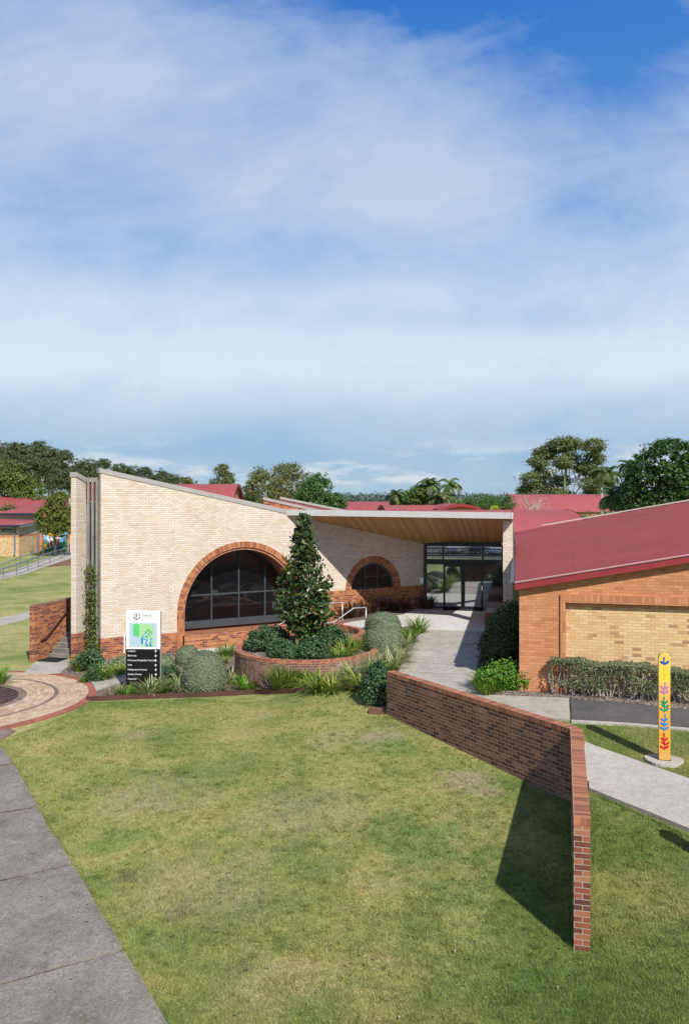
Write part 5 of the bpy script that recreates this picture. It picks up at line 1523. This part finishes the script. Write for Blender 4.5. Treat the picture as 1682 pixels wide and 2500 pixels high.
mb.tube([(Xat(30, YL - .6), YL - .6, zy(1284)), (Xat(36, YL - .12), YL - .12, zy(1289)), (Xat(37, YL - .12), YL - .12, zy(1343)), (Xat(36, YL - .3), YL - .3, zy(1354))], .10, 6)
mb.build('downpipe', BLUEGREY, lb)
mb = MB(); mb.box(Xat(90, y2), Xat(97.5, y2), y2 - .1, y2 + .1, LZ - .5, zy(1278, y2)); mb.build('post', GREYBOARD, lb)
mb = MB(); mb.box(Xat(97.5, y2), Xat(104, y2), y2, y2 + .4, LZ - .5, zy(1281, y2)); mb.box(Xat(164, y2), Xat(168, y2), y2 + .5, y2 + .9, LZ - .5, zy(1302, y2)); mb.build('brick_pier', ORANGE, lb)
sgb = MB().box(Xat(8, YL), Xat(31, YL), YL - .06, YL - .01, zy(1299), zy(1291)).build('name_board', BLACKP, lb)
text('Benincasa', .20, WINK, sgb, (Xat(12, YL), YL - .065, zy(1297)), ext=.003, sx=1.0)
mb = MB(); mb.annulus(Xat(4, YL), zy(1295), .0, .17, 0, 2 * math.pi, YL - .05, YL, 20); mb.build('crest', mat_paint('crest_grey', (.25, .26, .25), .6, .2, .3), lb)
# mural of hills, sky and a quartered shield
mu = thing('mural', 'colourful painted mural of hills, sky and a quartered shield behind the small tree', 'mural', (0, 0, 0))
YM = y2 + .35
mxp = lambda x: Xat(x, YM); mzp = lambda y: CH - (y - HY) / F * YM
mmat = lambda c: mat_paint('mural_paint', c, .7, .2, .3)
MB().box(mxp(104), mxp(164), YM, YM + .2, mzp(1347), mzp(1286)).build('panel', mmat((.10, .34, .62)), mu)
def blob(c, polys, d):
    mb = MB()
    for pl_ in polys:
        pts = [(mxp(x), YM - d, mzp(y)) for x, y in pl_]
        ar_ = sum(pts[i][0] * pts[(i + 1) % len(pts)][2] - pts[(i + 1) % len(pts)][0] * pts[i][2] for i in range(len(pts)))
        mb.face(pts if ar_ > 0 else pts[::-1])
    mb.build('painting', mmat(c), mu)
blob((.05, .20, .07), [[(104, 1347), (104, 1322), (112, 1318), (118, 1324), (128, 1322), (140, 1330), (152, 1324), (164, 1316), (164, 1347)]], .004)
blob((.16, .14, .15), [[(104, 1323), (110, 1317), (118, 1323), (112, 1326)], [(156, 1318), (164, 1308), (164, 1320)]], .006)
blob((.40, .62, .78), [[(108, 1300), (116, 1296), (120, 1310), (119, 1322), (112, 1314), (106, 1310)], [(150, 1306), (158, 1300), (156, 1315)]], .008)
blob((.02, .05, .20), [[(104, 1304), (108, 1298), (107, 1308)], [(112, 1288), (118, 1290), (116, 1300)], [(158, 1290), (164, 1292), (162, 1302)]], .009)
blob((.62, .34, .03), [[(118, 1296), (126, 1292), (132, 1300), (130, 1312), (120, 1310)], [(138, 1305), (146, 1303), (148, 1311), (140, 1312)], [(110, 1330), (114, 1327), (117, 1336), (112, 1340)]], .010)
blob((.74, .72, .70), [[(118, 1314), (150, 1312), (149, 1316), (118, 1318)], [(131, 1300), (135, 1300), (135, 1343), (132, 1342)], [(119, 1318), (131, 1317), (131, 1332), (122, 1334)]], .012)
blob((.45, .05, .05), [[(123, 1324), (130, 1320), (129, 1336), (131, 1343), (125, 1336)], [(136, 1316), (146, 1315), (145, 1330), (137, 1332)]], .014)
blob((.04, .12, .45), [[(136, 1332), (146, 1330), (142, 1342), (136, 1344)], [(122, 1318), (127, 1318), (126, 1322)]], .016)
blob((.65, .40, .05), [[(138, 1318), (143, 1318), (141, 1330), (139, 1330)]], .018)
tag(MB().box(Xat(168, y2), Xat(186, y2), y2 + .7, y2 + .9, LZ - .5, mzp(1302)).build('white_door_panel', WHITEP), 'white door panel right of the mural, mostly hidden by the cream pier', 'door')
# roof farther back
rbk = thing('rear_roof_building', 'long red roof at the foot of the forest on the far left', 'building', (0, 0, 0))
mb = MB(); YB = 118
mb.face([(Xat(-80, YB), YB, zy(1240, YB)), (Xat(170, YB), YB, zy(1238, YB)), (Xat(165, YB + 8), YB + 8, zy(1213, YB + 8)), (Xat(-80, YB + 8), YB + 8, zy(1213, YB + 8))]); mb.build('roof', ROOFRED, rbk)
mb = MB(); mb.box(Xat(-80, YB), Xat(165, YB), YB + .5, YB + 8, -.5, zy(1240, YB) - .1); mb.build('wall', ORANGE, rbk)
# ramp railings: posts and rails are one welded railing each
def railing(label, tops, bots):
    pts = [(G(x, y), x, t) for (x, t), y in zip(tops, bots)]
    r = thing('ramp_railing', label, 'railing', pts[0][0], 0, 'ramp railings')
    o = pts[0][0]
    T_ = []
    for g, x, t in pts:
        zt2 = CH - (t - HY) / F * g.y; T_.append(Vector((g.x, g.y, zt2)) - o)
        MB().tube([g - o + Vector((0, 0, -.1)), Vector((g.x, g.y, zt2)) - o], .035, 6).build('post', BLUEGREY, r)
    Bm = [(g - o) * .5 + t_ * .5 for (g, _, _), t_ in zip(pts, T_)]
    e = (T_[0] - T_[1]).normalized() * 4
    MB().tube([T_[0] + e] + T_, .035, 6).build('rail', BLUEGREY, r)
    MB().tube([Bm[0] + e] + Bm, .028, 6).build('rail', BLUEGREY, r)
v = lambda q: 1200 + q / 8.71
railing('blue-grey railing on the near edge of the ramp', [(x / 8.71, v(t)) for x, t in ((85, 1630), (365, 1560), (600, 1480), (825, 1395), (1070, 1310), (1310, 1230), (1490, 1165))], [v(t) for t in (1850, 1800, 1712, 1625, 1530, 1445, 1360)])
railing('blue-grey railing on the far edge of the ramp', [(x / 8.71, v(t)) for x, t in ((205, 1490), (440, 1400), (690, 1320), (925, 1240), (1155, 1160), (1500, 1120))], [v(t) for t in (1720, 1630, 1535, 1450, 1370, 1300)])

# ------------------------------------------------------------------ trees
def tree(name, label, loc, H, lobes, mat, bark, ncl, nper, crad, L, W, trunk_r, group=None, forks=7, base_frac=.3, shell=.5, flat=.7, kw=None, sway=.3):
    """lobes in metres relative to the foot"""
    r = thing(name, label, 'tree', loc, 0, group)
    P, N, C = lobe_points(lobes, ncl, nper, crad, shell, flat)
    k = dict(out=.4, rnd=.8); k.update(kw or {})
    arrays_obj('crown', leaf_verts(P, N, L, W, **k), len(P), mat, r)
    mb = MB()
    hf = H * base_frac
    top = Vector((random.uniform(-sway, sway), random.uniform(-sway, sway), hf))
    mb.tube([(0, 0, -.5), (top.x * .4, top.y * .4, hf * .5), top], [trunk_r, trunk_r * .8, trunk_r * .65], 7)
    for i in range(forks):
        l = lobes[i % len(lobes)]
        tip = Vector((l[0] + random.uniform(-.4, .4) * l[3], l[1] + random.uniform(-.4, .4) * l[4], l[2] + .3 * l[5]))
        s = top * random.uniform(.75, 1.0)
        mid = s.lerp(tip, .5) + Vector((random.uniform(-.3, .3), random.uniform(-.3, .3), .1 * H * random.random()))
        mb.tube([s, mid, tip], [trunk_r * .5, trunk_r * .3, trunk_r * .1], 5)
        for q in range(2):
            c = C[random.randrange(len(C))]
            mb.tube([mid, mid.lerp(Vector(c), .6) + Vector((0, 0, .2)), Vector(c)], [trunk_r * .2, trunk_r * .12, trunk_r * .05], 4)
    mb.build('trunk', bark, r)
    return r
def spot(px, py_top, Y, zg=None):
    X = Xat(px, Y); z = gz(X, Y) if zg is None else zg
    return Vector((X, Y, z)), CH - (py_top - HY) / F * Y - z
def rand_lobes(w, H, lo, n, seed, dome=1.0, rs=.32, depth=None):
    rg = random.Random(seed); out = []
    for i in range(n):
        a = rg.uniform(0, 6.283); q = math.sqrt(rg.random())
        x = w * .5 * q * math.cos(a) * (1 - rs * .6); y = (depth or w) * .5 * q * math.sin(a) * (1 - rs * .6)
        zmax = H * (1 - dome * .45 * q * q)
        z = rg.uniform(lo * H, zmax) if rg.random() < .6 else zmax * .92
        s = w * rs * rg.uniform(.55, 1.0)
        out.append((x, y, min(z, zmax - s * .45), s * .6, s * .6, s * .5))
    return out

# big spreading gum on the right
loc, H = spot(1382, 1058, 150)
w = 195 / F * 150
lob = []
rg = random.Random(5)
for (fx, fz, s) in ((-.40, .42, .14), (-.44, .26, .12), (-.30, .66, .13), (-.20, .80, .15), (-.05, .90, .15), (.10, .92, .15), (.24, .86, .14), (.32, .70, .13), (.38, .52, .13), (.40, .34, .11), (-.22, .50, .13), (-.10, .64, .12), (.05, .72, .11), (.16, .58, .12), (-.30, .30, .12), (-.05, .40, .11), (.20, .36, .12), (.28, .22, .12), (-.14, .22, .11), (.06, .20, .10), (-.36, .16, .10), (.36, .16, .10)):
    lob.append((fx * w * 1.05, rg.uniform(-.3, .3) * w, .16 * H + fz * H * .80, s * w * .95, s * w * 1.1, s * w * .62))
tree('gum_tree', 'tall spreading gum tree with an open olive crown and pale branches on the right skyline', loc, H, lob, L_EUC, PALEBARK, 1700, 22, .80, .40, .24, .36, forks=16, base_frac=.20, shell=.6, flat=.5)
# dense dark tree at the right edge
loc, H = spot(1630, 1066, 76)
w = 240 / F * 76
lob = [(0, 0, H * .62, w * .42, w * .42, H * .36), (-w * .22, -.4, H * .45, w * .28, w * .3, H * .30), (w * .3, 0, H * .55, w * .34, w * .3, H * .34), (.6, .4, H * .78, w * .28, w * .28, H * .20), (-w * .1, -1, H * .35, w * .3, w * .3, H * .2), (w * .1, -1.4, H * .55, w * .3, w * .2, H * .3)]
tree('fig_tree', 'dense dark green rounded tree at the right edge behind the red roof', loc, H, lob, L_FIG, BARK, 1500, 24, .42, .24, .17, .35, forks=8, shell=.82, flat=.6)
# trees behind the hall
loc, H = spot(546, 1128, 130); w = 62 / F * 130
tree('gum_tree', 'small grey-green gum standing alone above the red vault roof', loc, H, rand_lobes(w, H, .40, 12, 3, .7, .5), L_EUC, PALEBARK, 420, 16, .42, .30, .15, .16, forks=7, base_frac=.3, flat=.8)
loc, H = spot(640, 1140, 104); w = 105 / F * 104
tree('olive_tree', 'olive green bushy tree, left half of the pair behind the hall roof', loc, H, rand_lobes(w, H, .25, 16, 11, .8, .42), L_OLIVE, PALEBARK, 800, 18, .40, .26, .13, .2, forks=10, base_frac=.25, shell=.65)
loc, H = spot(712, 1128, 108); w = 150 / F * 108
tree('olive_tree', 'broad olive tree with pale bare limbs, right half of the pair behind the hall roof', loc, H, rand_lobes(w, H, .22, 20, 12, .8, .38), L_OLIVE, PALEBARK, 1050, 18, .42, .26, .13, .22, forks=12, base_frac=.22, shell=.65)
loc, H = spot(775, 1153, 86); w = 135 / F * 86
tree('round_tree', 'rounded dark green tree right of the olive pair, above the parapet', loc, H, rand_lobes(w, H, .3, 16, 21, .8, .46), L_GREEN, BARK, 700, 22, .36, .22, .14, .22, forks=8, shell=.7)
loc, H = spot(815, 1200, 84); w = 60 / F * 84
tree('round_tree', 'low green tree leaning off the right side of the rounded dark tree', loc, H, rand_lobes(w, H, .3, 8, 22, .6, .5), L_GREEN, BARK, 130, 18, .32, .22, .14, .12, forks=5, shell=.7)
loc, H = spot(1010, 1176, 100); w = 62 / F * 100
tree('yellow_green_tree', 'yellow-green bushy tree between the palms on the skyline', loc, H, rand_lobes(w, H, .4, 12, 31, .6, .5), L_BRIGHT, BARK, 460, 20, .36, .24, .15, .15, forks=6, shell=.7)
loc, H = spot(985, 1205, 98); w = 60 / F * 98
tree('dark_shrub_tree', 'dark green low tree at the foot of the palms', loc, H, rand_lobes(w, H, .3, 8, 32, .4, .5), L_GREEN, BARK, 120, 16, .34, .24, .15, .12, forks=5)
# palms
def palm(px, pyt, Y, label, fl=2.6, nf=22, tr=.12, mat=None):
    loc, H = spot(px, pyt, Y); fl *= .80
    r = thing('palm_tree', label, 'palm', loc, 0, 'palms')
    mb = MB(); c = Vector((random.uniform(-.2, .2), 0, H - fl * .35)); mb.tube([(0, 0, -.4), (c.x * .3, 0, H * .5), c], [tr * 1.3, tr, tr * .8], 7); mb.build('trunk', PALEBARK, r)
    Vs = []
    for i in range(nf):
        a = 2.4 * i + random.uniform(-.2, .2); el = math.radians(random.uniform(-5, 80) if i % 3 else random.uniform(-35, 20)); p = c.copy(); k = 14
        h = Vector((math.cos(a), math.sin(a), 0)); sd = Vector((-math.sin(a), math.cos(a), 0))
        for j in range(k):
            d = h * math.cos(el) + Vector((0, 0, math.sin(el))); st = fl / k
            lf = fl * .26 * math.sin(math.pi * min(1, (j + 1.2) / (k + .6)))
            up = sd.cross(d)
            for sg in (-1, 1):
                tip = p + sd * sg * lf * .8 + d * lf * .55 - Vector((0, 0, lf * .45))
                Vs += [p - d * st * .1, p + d * st * 1.05, tip + d * st * .55, tip]
            p = p + d * st; el -= .13 + .02 * j / k * 4
    V = np.array([tuple(q) for q in Vs]); arrays_obj('crown', V, len(V) // 4, mat or L_PALM, r)
    return r
palm(1049, 1168, 100, 'palm with upright fronds right of the yellow-green tree')
palm(1098, 1168, 104, 'taller palm with a feathery head, rightmost of the middle palms', 3.0, 20)
palm(968, 1196, 98, 'short dark palm at the left end of the middle palm group', 2.2)
palm(1075, 1196, 98, 'low palm with wide arching fronds beneath the two tall ones', 2.8, 18)
palm(1120, 1215, 100, 'lowest drooping palm just above the arched brick gable', 2.6, 20)
palm(1470, 1136, 96, 'slim palm in front of the gum crown on its right', 2.4, 22)
palm(1492, 1140, 92, 'slim palm beside the gum, second from the dark round tree', 2.4, 22)
palm(1535, 1122, 84, 'tallest palm head standing free against the sky left of the dark round tree', 2.0, 20)
palm(1490, 1192, 80, 'short dark palm with hanging fronds behind the broad red roof', 2.6, 20)
palm(1525, 1180, 80, 'mid height palm with yellowish fronds beside the dark round tree', 2.4, 18)
# shrubs behind roofs
def bgshrub(px, pyt, Y, wpx, label, mat, n, sz=.22, zlo=.15):
    loc, H = spot(px, pyt, Y); w = wpx / F * Y
    return tree('background_shrub', label, loc, H, rand_lobes(w, H, zlo, 9, px, .35, .42, depth=min(w, 4)), mat, BARK, n, 15, .42, sz, sz * .6, .08, 'shrubs behind the roofs', forks=6, base_frac=.2)
bgshrub(1172, 1206, 112, 100, 'dark green shrubbery right of the palms above the vault roof', L_GREEN, 260)
bgshrub(1222, 1203, 108, 80, 'dull green shrubbery left of the bare grey shrub', L_GREEN, 200)
bgshrub(1213, 1227, 96, 26, 'small yellow flowering shrub above the vault roof', L_YEL, 60)
bgshrub(1445, 1246, 72, 150, 'low grey-green shrub row between the far vault roof and the broad red roof', L_EUC, 330, .16, .5)
bgshrub(1530, 1172, 78, 110, 'dark undergrowth below the palms behind the broad red roof', L_DARK, 620, .18)
bgshrub(1440, 1205, 124, 120, 'dark scrub beneath the crown of the gum', L_EUC_D, 220, .28)
bgshrub(20, 1232, 100, 45, 'olive shrub top between the two red roofs on the left', L_OLIVE, 90)
loc, H = spot(1300, 1192, 98); w = 110 / F * 98
tree('bare_shrub', 'pale grey bare branched shrub in front of the far vault roof', loc, H, rand_lobes(w, H, .4, 12, 77, .5, .40), L_TWIG, PALEBARK, 120, 8, .40, .42, .03, .10, forks=22, base_frac=.35, sway=.1)
loc, H = spot(1275, 1188, 170); w = 90 / F * 170
tree('grey_tree', 'pale silvery tree left of the gum, behind the far vault roof', loc, H, rand_lobes(w, H, .4, 9, 78, .5, .45), L_SAGE, PALEBARK, 150, 12, .6, .42, .2, .15, forks=6)
# small tree by the mural
loc, H = spot(137, 1196, 86, gz(-30, 86)); w = 95 / F * 86
tree('small_tree', 'small round tree with yellowing leaves in front of the mural', loc, H, [(0, 0, H * .62, w * .42, w * .42, H * .26), (.5, 0, H * .80, w * .32, w * .3, H * .18), (-.9, 0, H * .55, w * .28, w * .28, H * .2), (.9, 0, H * .5, w * .3, w * .3, H * .22), (-.2, -.4, H * .45, w * .36, w * .3, H * .14), (.2, 0, H * .88, w * .2, w * .2, H * .10)], L_AUTUMN, CHAR, 520, 20, .34, .20, .13, .16, forks=7, base_frac=.34, shell=.75)
# bright green tree at the left edge
loc, H = spot(22, 1110, 128); w = 120 / F * 128
tree('bright_green_tree', 'bright green leafy tree in front of the forest at the left edge', loc, H, rand_lobes(w, H, .2, 16, 41, .75, .42), L_BRIGHT, BARK, 480, 18, .52, .34, .22, .25, forks=8, shell=.7)
loc, H = spot(95, 1178, 126); w = 90 / F * 126
tree('bright_green_tree', 'lower bright green tree right of the tall one, above the rear red roof', loc, H, rand_lobes(w, H, .2, 10, 42, .6, .46), L_BRIGHT, BARK, 260, 18, .50, .34, .22, .2, forks=6, shell=.7)
# forest behind: four kinds, repeated
kinds = []
for s in range(4):
    w, H = ((9.5, 20), (8, 19), (11, 20), (9, 21))[s]
    kinds.append((w, H, rand_lobes(w, H, .42, 13, 60 + s, .6, .45)))
FOREST = 'eucalypt forest behind the left buildings'
made = {}
def forest(px, pyt, Y, s):
    loc, H = spot(px, pyt, Y, 3.0)
    sc = H / kinds[s][1]
    lab = 'tall dark eucalypt in the forest mass on the left skyline'
    if s not in made:
        w, H0_, lob = kinds[s]
        made[s] = tree('forest_tree', lab, loc, H0_, lob, L_EUC_D if s % 2 else L_EUC_D, PALEBARK, 330, 15, .9, .62, .34, .34, FOREST, forks=9, base_frac=.42, shell=.6, flat=.55)
        made[s].scale = (sc * 1.15, sc * 1.15, sc)
    else:
        dup(made[s], loc, random.uniform(0, 6.28), (sc * 1.15, sc * 1.15, sc), lab, FOREST)
sky = [(-40, 1062), (-10, 1068), (20, 1070), (48, 1074), (75, 1071), (100, 1066), (128, 1082), (152, 1092), (172, 1105), (200, 1120), (222, 1112), (250, 1114), (272, 1120), (300, 1124), (325, 1130), (352, 1134), (380, 1130), (405, 1144), (430, 1150), (452, 1160)]
for i, (x, y) in enumerate(sky):
    forest(x, y + 4, 215 + (i % 3) * 14, i % 4)
for i, (x, y) in enumerate([(-30, 1100), (5, 1110), (40, 1104), (70, 1108), (98, 1112), (122, 1116), (148, 1128), (170, 1140), (205, 1146), (240, 1144), (275, 1150), (310, 1156), (350, 1160), (390, 1168), (425, 1180)]):
    forest(x, y, 190 + (i % 3) * 8, (i + 2) % 4)
loc, H = spot(455, 1160, 120); w = 90 / F * 120
tree('olive_tree', 'low olive tree showing above the hall capping left of the red vault roof', loc, H, rand_lobes(w, H, .3, 9, 91, .5, .45), L_AUTUMN, BARK, 180, 15, .42, .3, .18, .2, forks=6)
# far wooded rise on the horizon
def far_wood(name, label, x0p, x1p, Y, hmin, hmax, n, mat, seed):
    rg = np.random.default_rng(seed)
    xs = Xat(x0p, Y) + (Xat(x1p, Y) - Xat(x0p, Y)) * rg.random(n)
    ys = Y + rg.random(n) * Y * .25
    base = np.array([gz(x, y) for x, y in zip(xs, ys)])
    k = 26; sz = Y * .0062
    hh = hmin + (hmax - hmin) * rg.random(n)
    off = rg.normal(size=(n, k, 3)) * np.array([sz * .55, sz * .55, sz * .42])
    C = np.column_stack([xs, ys, base + hh - sz * .5])
    P = (C[:, None, :] + off).reshape(-1, 3)
    # trunks of shade below: fill down to the ground
    off2 = rg.random((n, 14, 3)); low = np.column_stack([xs, ys, base])[:, None, :] + (off2 - np.array([.5, .5, 0])) * np.stack([np.full(n, sz * 1.4), np.full(n, sz * 1.4), hh * .8], 1)[:, None, :]
    P = np.concatenate([P, low.reshape(-1, 3)])
    N = unit(rg.normal(size=P.shape) + np.array([0, -.6, .5]))
    o = arrays_obj(name, leaf_verts(P, N, sz * .55, sz * .40, .3, .8), len(P), mat)
    return tag(o, kind='stuff')
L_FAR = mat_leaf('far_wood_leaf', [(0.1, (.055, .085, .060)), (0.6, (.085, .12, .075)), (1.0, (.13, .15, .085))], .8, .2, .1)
L_FARHAZE = mat_leaf('hazed_wood_leaf', [(0.1, (.085, .125, .125)), (0.6, (.11, .155, .145)), (1.0, (.15, .18, .15))], .9, .1, .05)  # bluish haze of distance is mixed into this leaf colour
far_wood('woodland', '', 560, 1560, 330, 2.0, 5.2, 900, L_FAR, 3)
far_wood('woodland', '', 300, 1800, 1500, 3, 8, 1000, L_FARHAZE, 4)
far_wood('woodland', '', -400, 2300, 3600, 6, 15, 1000, L_FARHAZE, 5)

far_wood('woodland', '', -2600, -90, 260, 8, 17, 700, L_EUC_D, 6)
far_wood('woodland', '', 1790, 4300, 250, 6, 13, 700, L_EUC_D, 7)
# ------------------------------------------------------------------ cars in the car park that the door glass mirrors
def car(loc, rz, c, lab):
    r = thing('parked_car', lab, 'car', loc, rz, 'parked cars mirrored in the entrance glass')
    mb = MB()
    side = [(-2.1, .35), (2.1, .35), (2.15, .62), (2.05, .86), (1.1, .98), (.45, 1.42), (-1.1, 1.44), (-1.75, 1.02), (-2.12, .92)]
    mb.plate(side, -.84, .84); mb.build('body', mat_paint('car_paint', c, .25, .6, .03), r, bevel=.06)
    mb = MB(); g = [(1.0, .99), (.42, 1.38), (-1.05, 1.40), (-1.6, 1.03)]
    mb.plate(g, -.855, .855); mb.plate([(1.08, 1.0), (.47, 1.40), (.49, 1.41), (1.11, 1.0)], -.7, .7); mb.build('window', GLASS_DARK, r)
    for x in (-1.3, 1.3):
        for y in (-.80, .66):
            m2 = MB(); m2.annulus(x, .32, 0, .32, 0, 2 * math.pi, y, y + .18, 18); m2.build('wheel', BLACKM, r)
    return r
cols = [(.62, .62, .64), (.03, .035, .05), (.70, .70, .70), (.05, .09, .22), (.32, .33, .35), (.40, .03, .03), (.75, .75, .74), (.10, .10, .11), (.55, .57, .6)]
names = ['silver', 'black', 'white', 'dark blue', 'grey', 'red', 'bright white', 'charcoal', 'pale silver']
for i, c in enumerate(cols):
    car((-15 + i * 3.1, -40 - (i % 2) * .4, gz(0, -40) + .04), math.pi / 2, c, names[i] + ' car parked in the row mirrored in the entrance glass')

# ------------------------------------------------------------------ sky, sun, camera
SUN_EL, = (R(42.0),)
sun_dir = Vector((.402, -.916, 0)) * math.cos(SUN_EL) + Vector((0, 0, math.sin(SUN_EL)))
sun = bpy.data.lights.new('sun', 'SUN'); sun.energy = 4.6; sun.angle = R(.5); sun.color = (1.0, .955, .88)
so = bpy.data.objects.new('sun', sun); COL.objects.link(so)
so.rotation_euler = sun_dir.to_track_quat('Z', 'Y').to_euler(); so.location = (20, -40, 40)
w = bpy.data.worlds.new('World'); scene.world = w; w.use_nodes = True
t = w.node_tree; t.nodes.clear(); nt = NT(t)
skyn = nt.n('ShaderNodeTexSky', sky_type='NISHITA', sun_disc=False)
skyn.sun_elevation = SUN_EL; skyn.sun_rotation = math.atan2(sun_dir.x, sun_dir.y)
skyn.altitude = 0; skyn.air_density = 1.0; skyn.dust_density = .6; skyn.ozone_density = 1.6
d = nt.n('ShaderNodeTexCoord').outputs['Generated']
sp = nt.n('ShaderNodeSeparateXYZ', {0: d})
el = nt.m('MAXIMUM', sp.outputs[2], 0.0)
# thin high cloud: soft banks and wisps, with a few clear openings
front = nt.m('MAXIMUM', sp.outputs[1], .12)
ax = nt.m('DIVIDE', sp.outputs[0], front); te = nt.m('DIVIDE', el, front)
def cvec(sx, sy, rot=0, loc=(0, 0, 0)):
    v_ = nt.n('ShaderNodeCombineXYZ', {0: ax, 1: te, 2: 0.0}).outputs[0]
    return nt.mapping(nt.mapping(v_, (1, 1, 1), (0, 0, R(rot))), (sx, sy, 1), (0, 0, 0), loc)
big = nt.noise(cvec(3.2, 6.0, -12, (3.1, 1.2, 0)), 1.0, 4, .55, .3)
wis = nt.noise(cvec(2.6, 11.0, -12, (7.3, 2.2, 0)), 1.0, 6, .62, .6)
fin = nt.noise(cvec(14, 26, 30, (1, 5, 0)), 1.0, 5, .65, .5)
def gap(cx, cy, rx, ry):
    dx = nt.m('DIVIDE', nt.m('SUBTRACT', ax, cx), rx); dy = nt.m('DIVIDE', nt.m('SUBTRACT', te, cy), ry)
    return nt.m('POWER', 2.718, nt.m('MULTIPLY', nt.m('ADD', nt.m('MULTIPLY', dx, dx), nt.m('MULTIPLY', dy, dy)), -1.0))
base = nt.ramp(te, [(0.0, .25), (.05, .34), (.10, .62), (.18, .80), (.30, .72), (.42, .60), (.52, .50), (.62, .38), (1.0, .35)])
cv = nt.m('ADD', base, nt.m('ADD', nt.m('MULTIPLY', nt.m('SUBTRACT', big, .5), 1.15), nt.m('ADD', nt.m('MULTIPLY', nt.m('SUBTRACT', wis, .5), .55), nt.m('MULTIPLY', nt.m('SUBTRACT', fin, .5), .26))))
for a_, g_ in ((.40, (.12, .60, .30, .11)), (.25, (-.05, .285, .3, .04)), (.22, (.1, .21, .4, .02)), (.42, (.33, .35, .13, .05)), (.30, (.36, .52, .10, .10)), (.22, (-.30, .36, .10, .03)), (-.30, (-.30, .50, .16, .10)), (-.22, (.05, .40, .25, .06)), (-.2, (-.3, .17, .2, .03))):
    cv = nt.m('SUBTRACT', cv, nt.m('MULTIPLY', gap(*g_), a_))
cov = nt.ramp(cv, [(.12, 0.0), (.45, .55), (.85, 1.0)])
# small low cumulus over the horizon
az = nt.m('DIVIDE', sp.outputs[0], nt.m('MAXIMUM', sp.outputs[1], .05))
cu = nt.noise(nt.n('ShaderNodeCombineXYZ', {0: nt.m('MULTIPLY', az, 9.0), 1: nt.m('MULTIPLY', el, 42.0), 2: 3.3}).outputs[0], 1.0, 6, .6, .2)
band = nt.ramp(el, [(.004, 0.0), (.02, 1.0), (.04, .8), (.075, 0.0)])
cum = nt.m('MULTIPLY', nt.ramp(cu, [(.50, 0.0), (.62, 1.0)]), band)
blue = nt.ramp(el, [(0.0, (.27, .44, .60)), (.05, (.20, .38, .61)), (.12, (.26, .43, .66)), (.25, (.21, .38, .69)), (.38, (.075, .235, .60)), (.52, (.018, .150, .52)), (1.0, (.01, .06, .30))])
skc = nt.mix(.85, nt.mix(1.0, skyn.outputs[0], (.08, .08, .08), 'MULTIPLY'), blue)
white = nt.ramp(el, [(0.0, (.40, .50, .60)), (.06, (.43, .53, .63)), (.14, (.61, .695, .77)), (.22, (.56, .65, .75)), (.35, (.45, .54, .68)), (.6, (.44, .54, .70))])
skc = nt.mix(nt.m('MULTIPLY', cov, .88), skc, white)
skc = nt.mix(nt.m('MULTIPLY', cum, .75), skc, (.62, .66, .70))
bg = nt.n('ShaderNodeBackground', {'Color': nt.mix(1.0, skc, (10.0, 10.0, 10.0), 'MULTIPLY'), 'Strength': .1})
wo = nt.n('ShaderNodeOutputWorld'); t.links.new(bg.outputs[0], wo.inputs[0])

cam = bpy.data.cameras.new('camera'); cam.sensor_fit = 'VERTICAL'; cam.sensor_height = 36; cam.sensor_width = 24.2
cam.lens = 36 * F / 2500; cam.shift_y = (HY - 1250) / 2500.0; cam.clip_end = 20000; cam.clip_start = .1
co = bpy.data.objects.new('camera', cam); COL.objects.link(co); co.location = (0, 0, CH); co.rotation_euler = (R(90), 0, 0)
scene.camera = co
scene.view_settings.view_transform = 'Standard'; scene.view_settings.look = 'None'
scene.view_settings.exposure = 0.28; scene.view_settings.gamma = 1.0
scene.cycles.max_bounces = 6; scene.cycles.transparent_max_bounces = 4
scene.cycles.use_adaptive_sampling = True
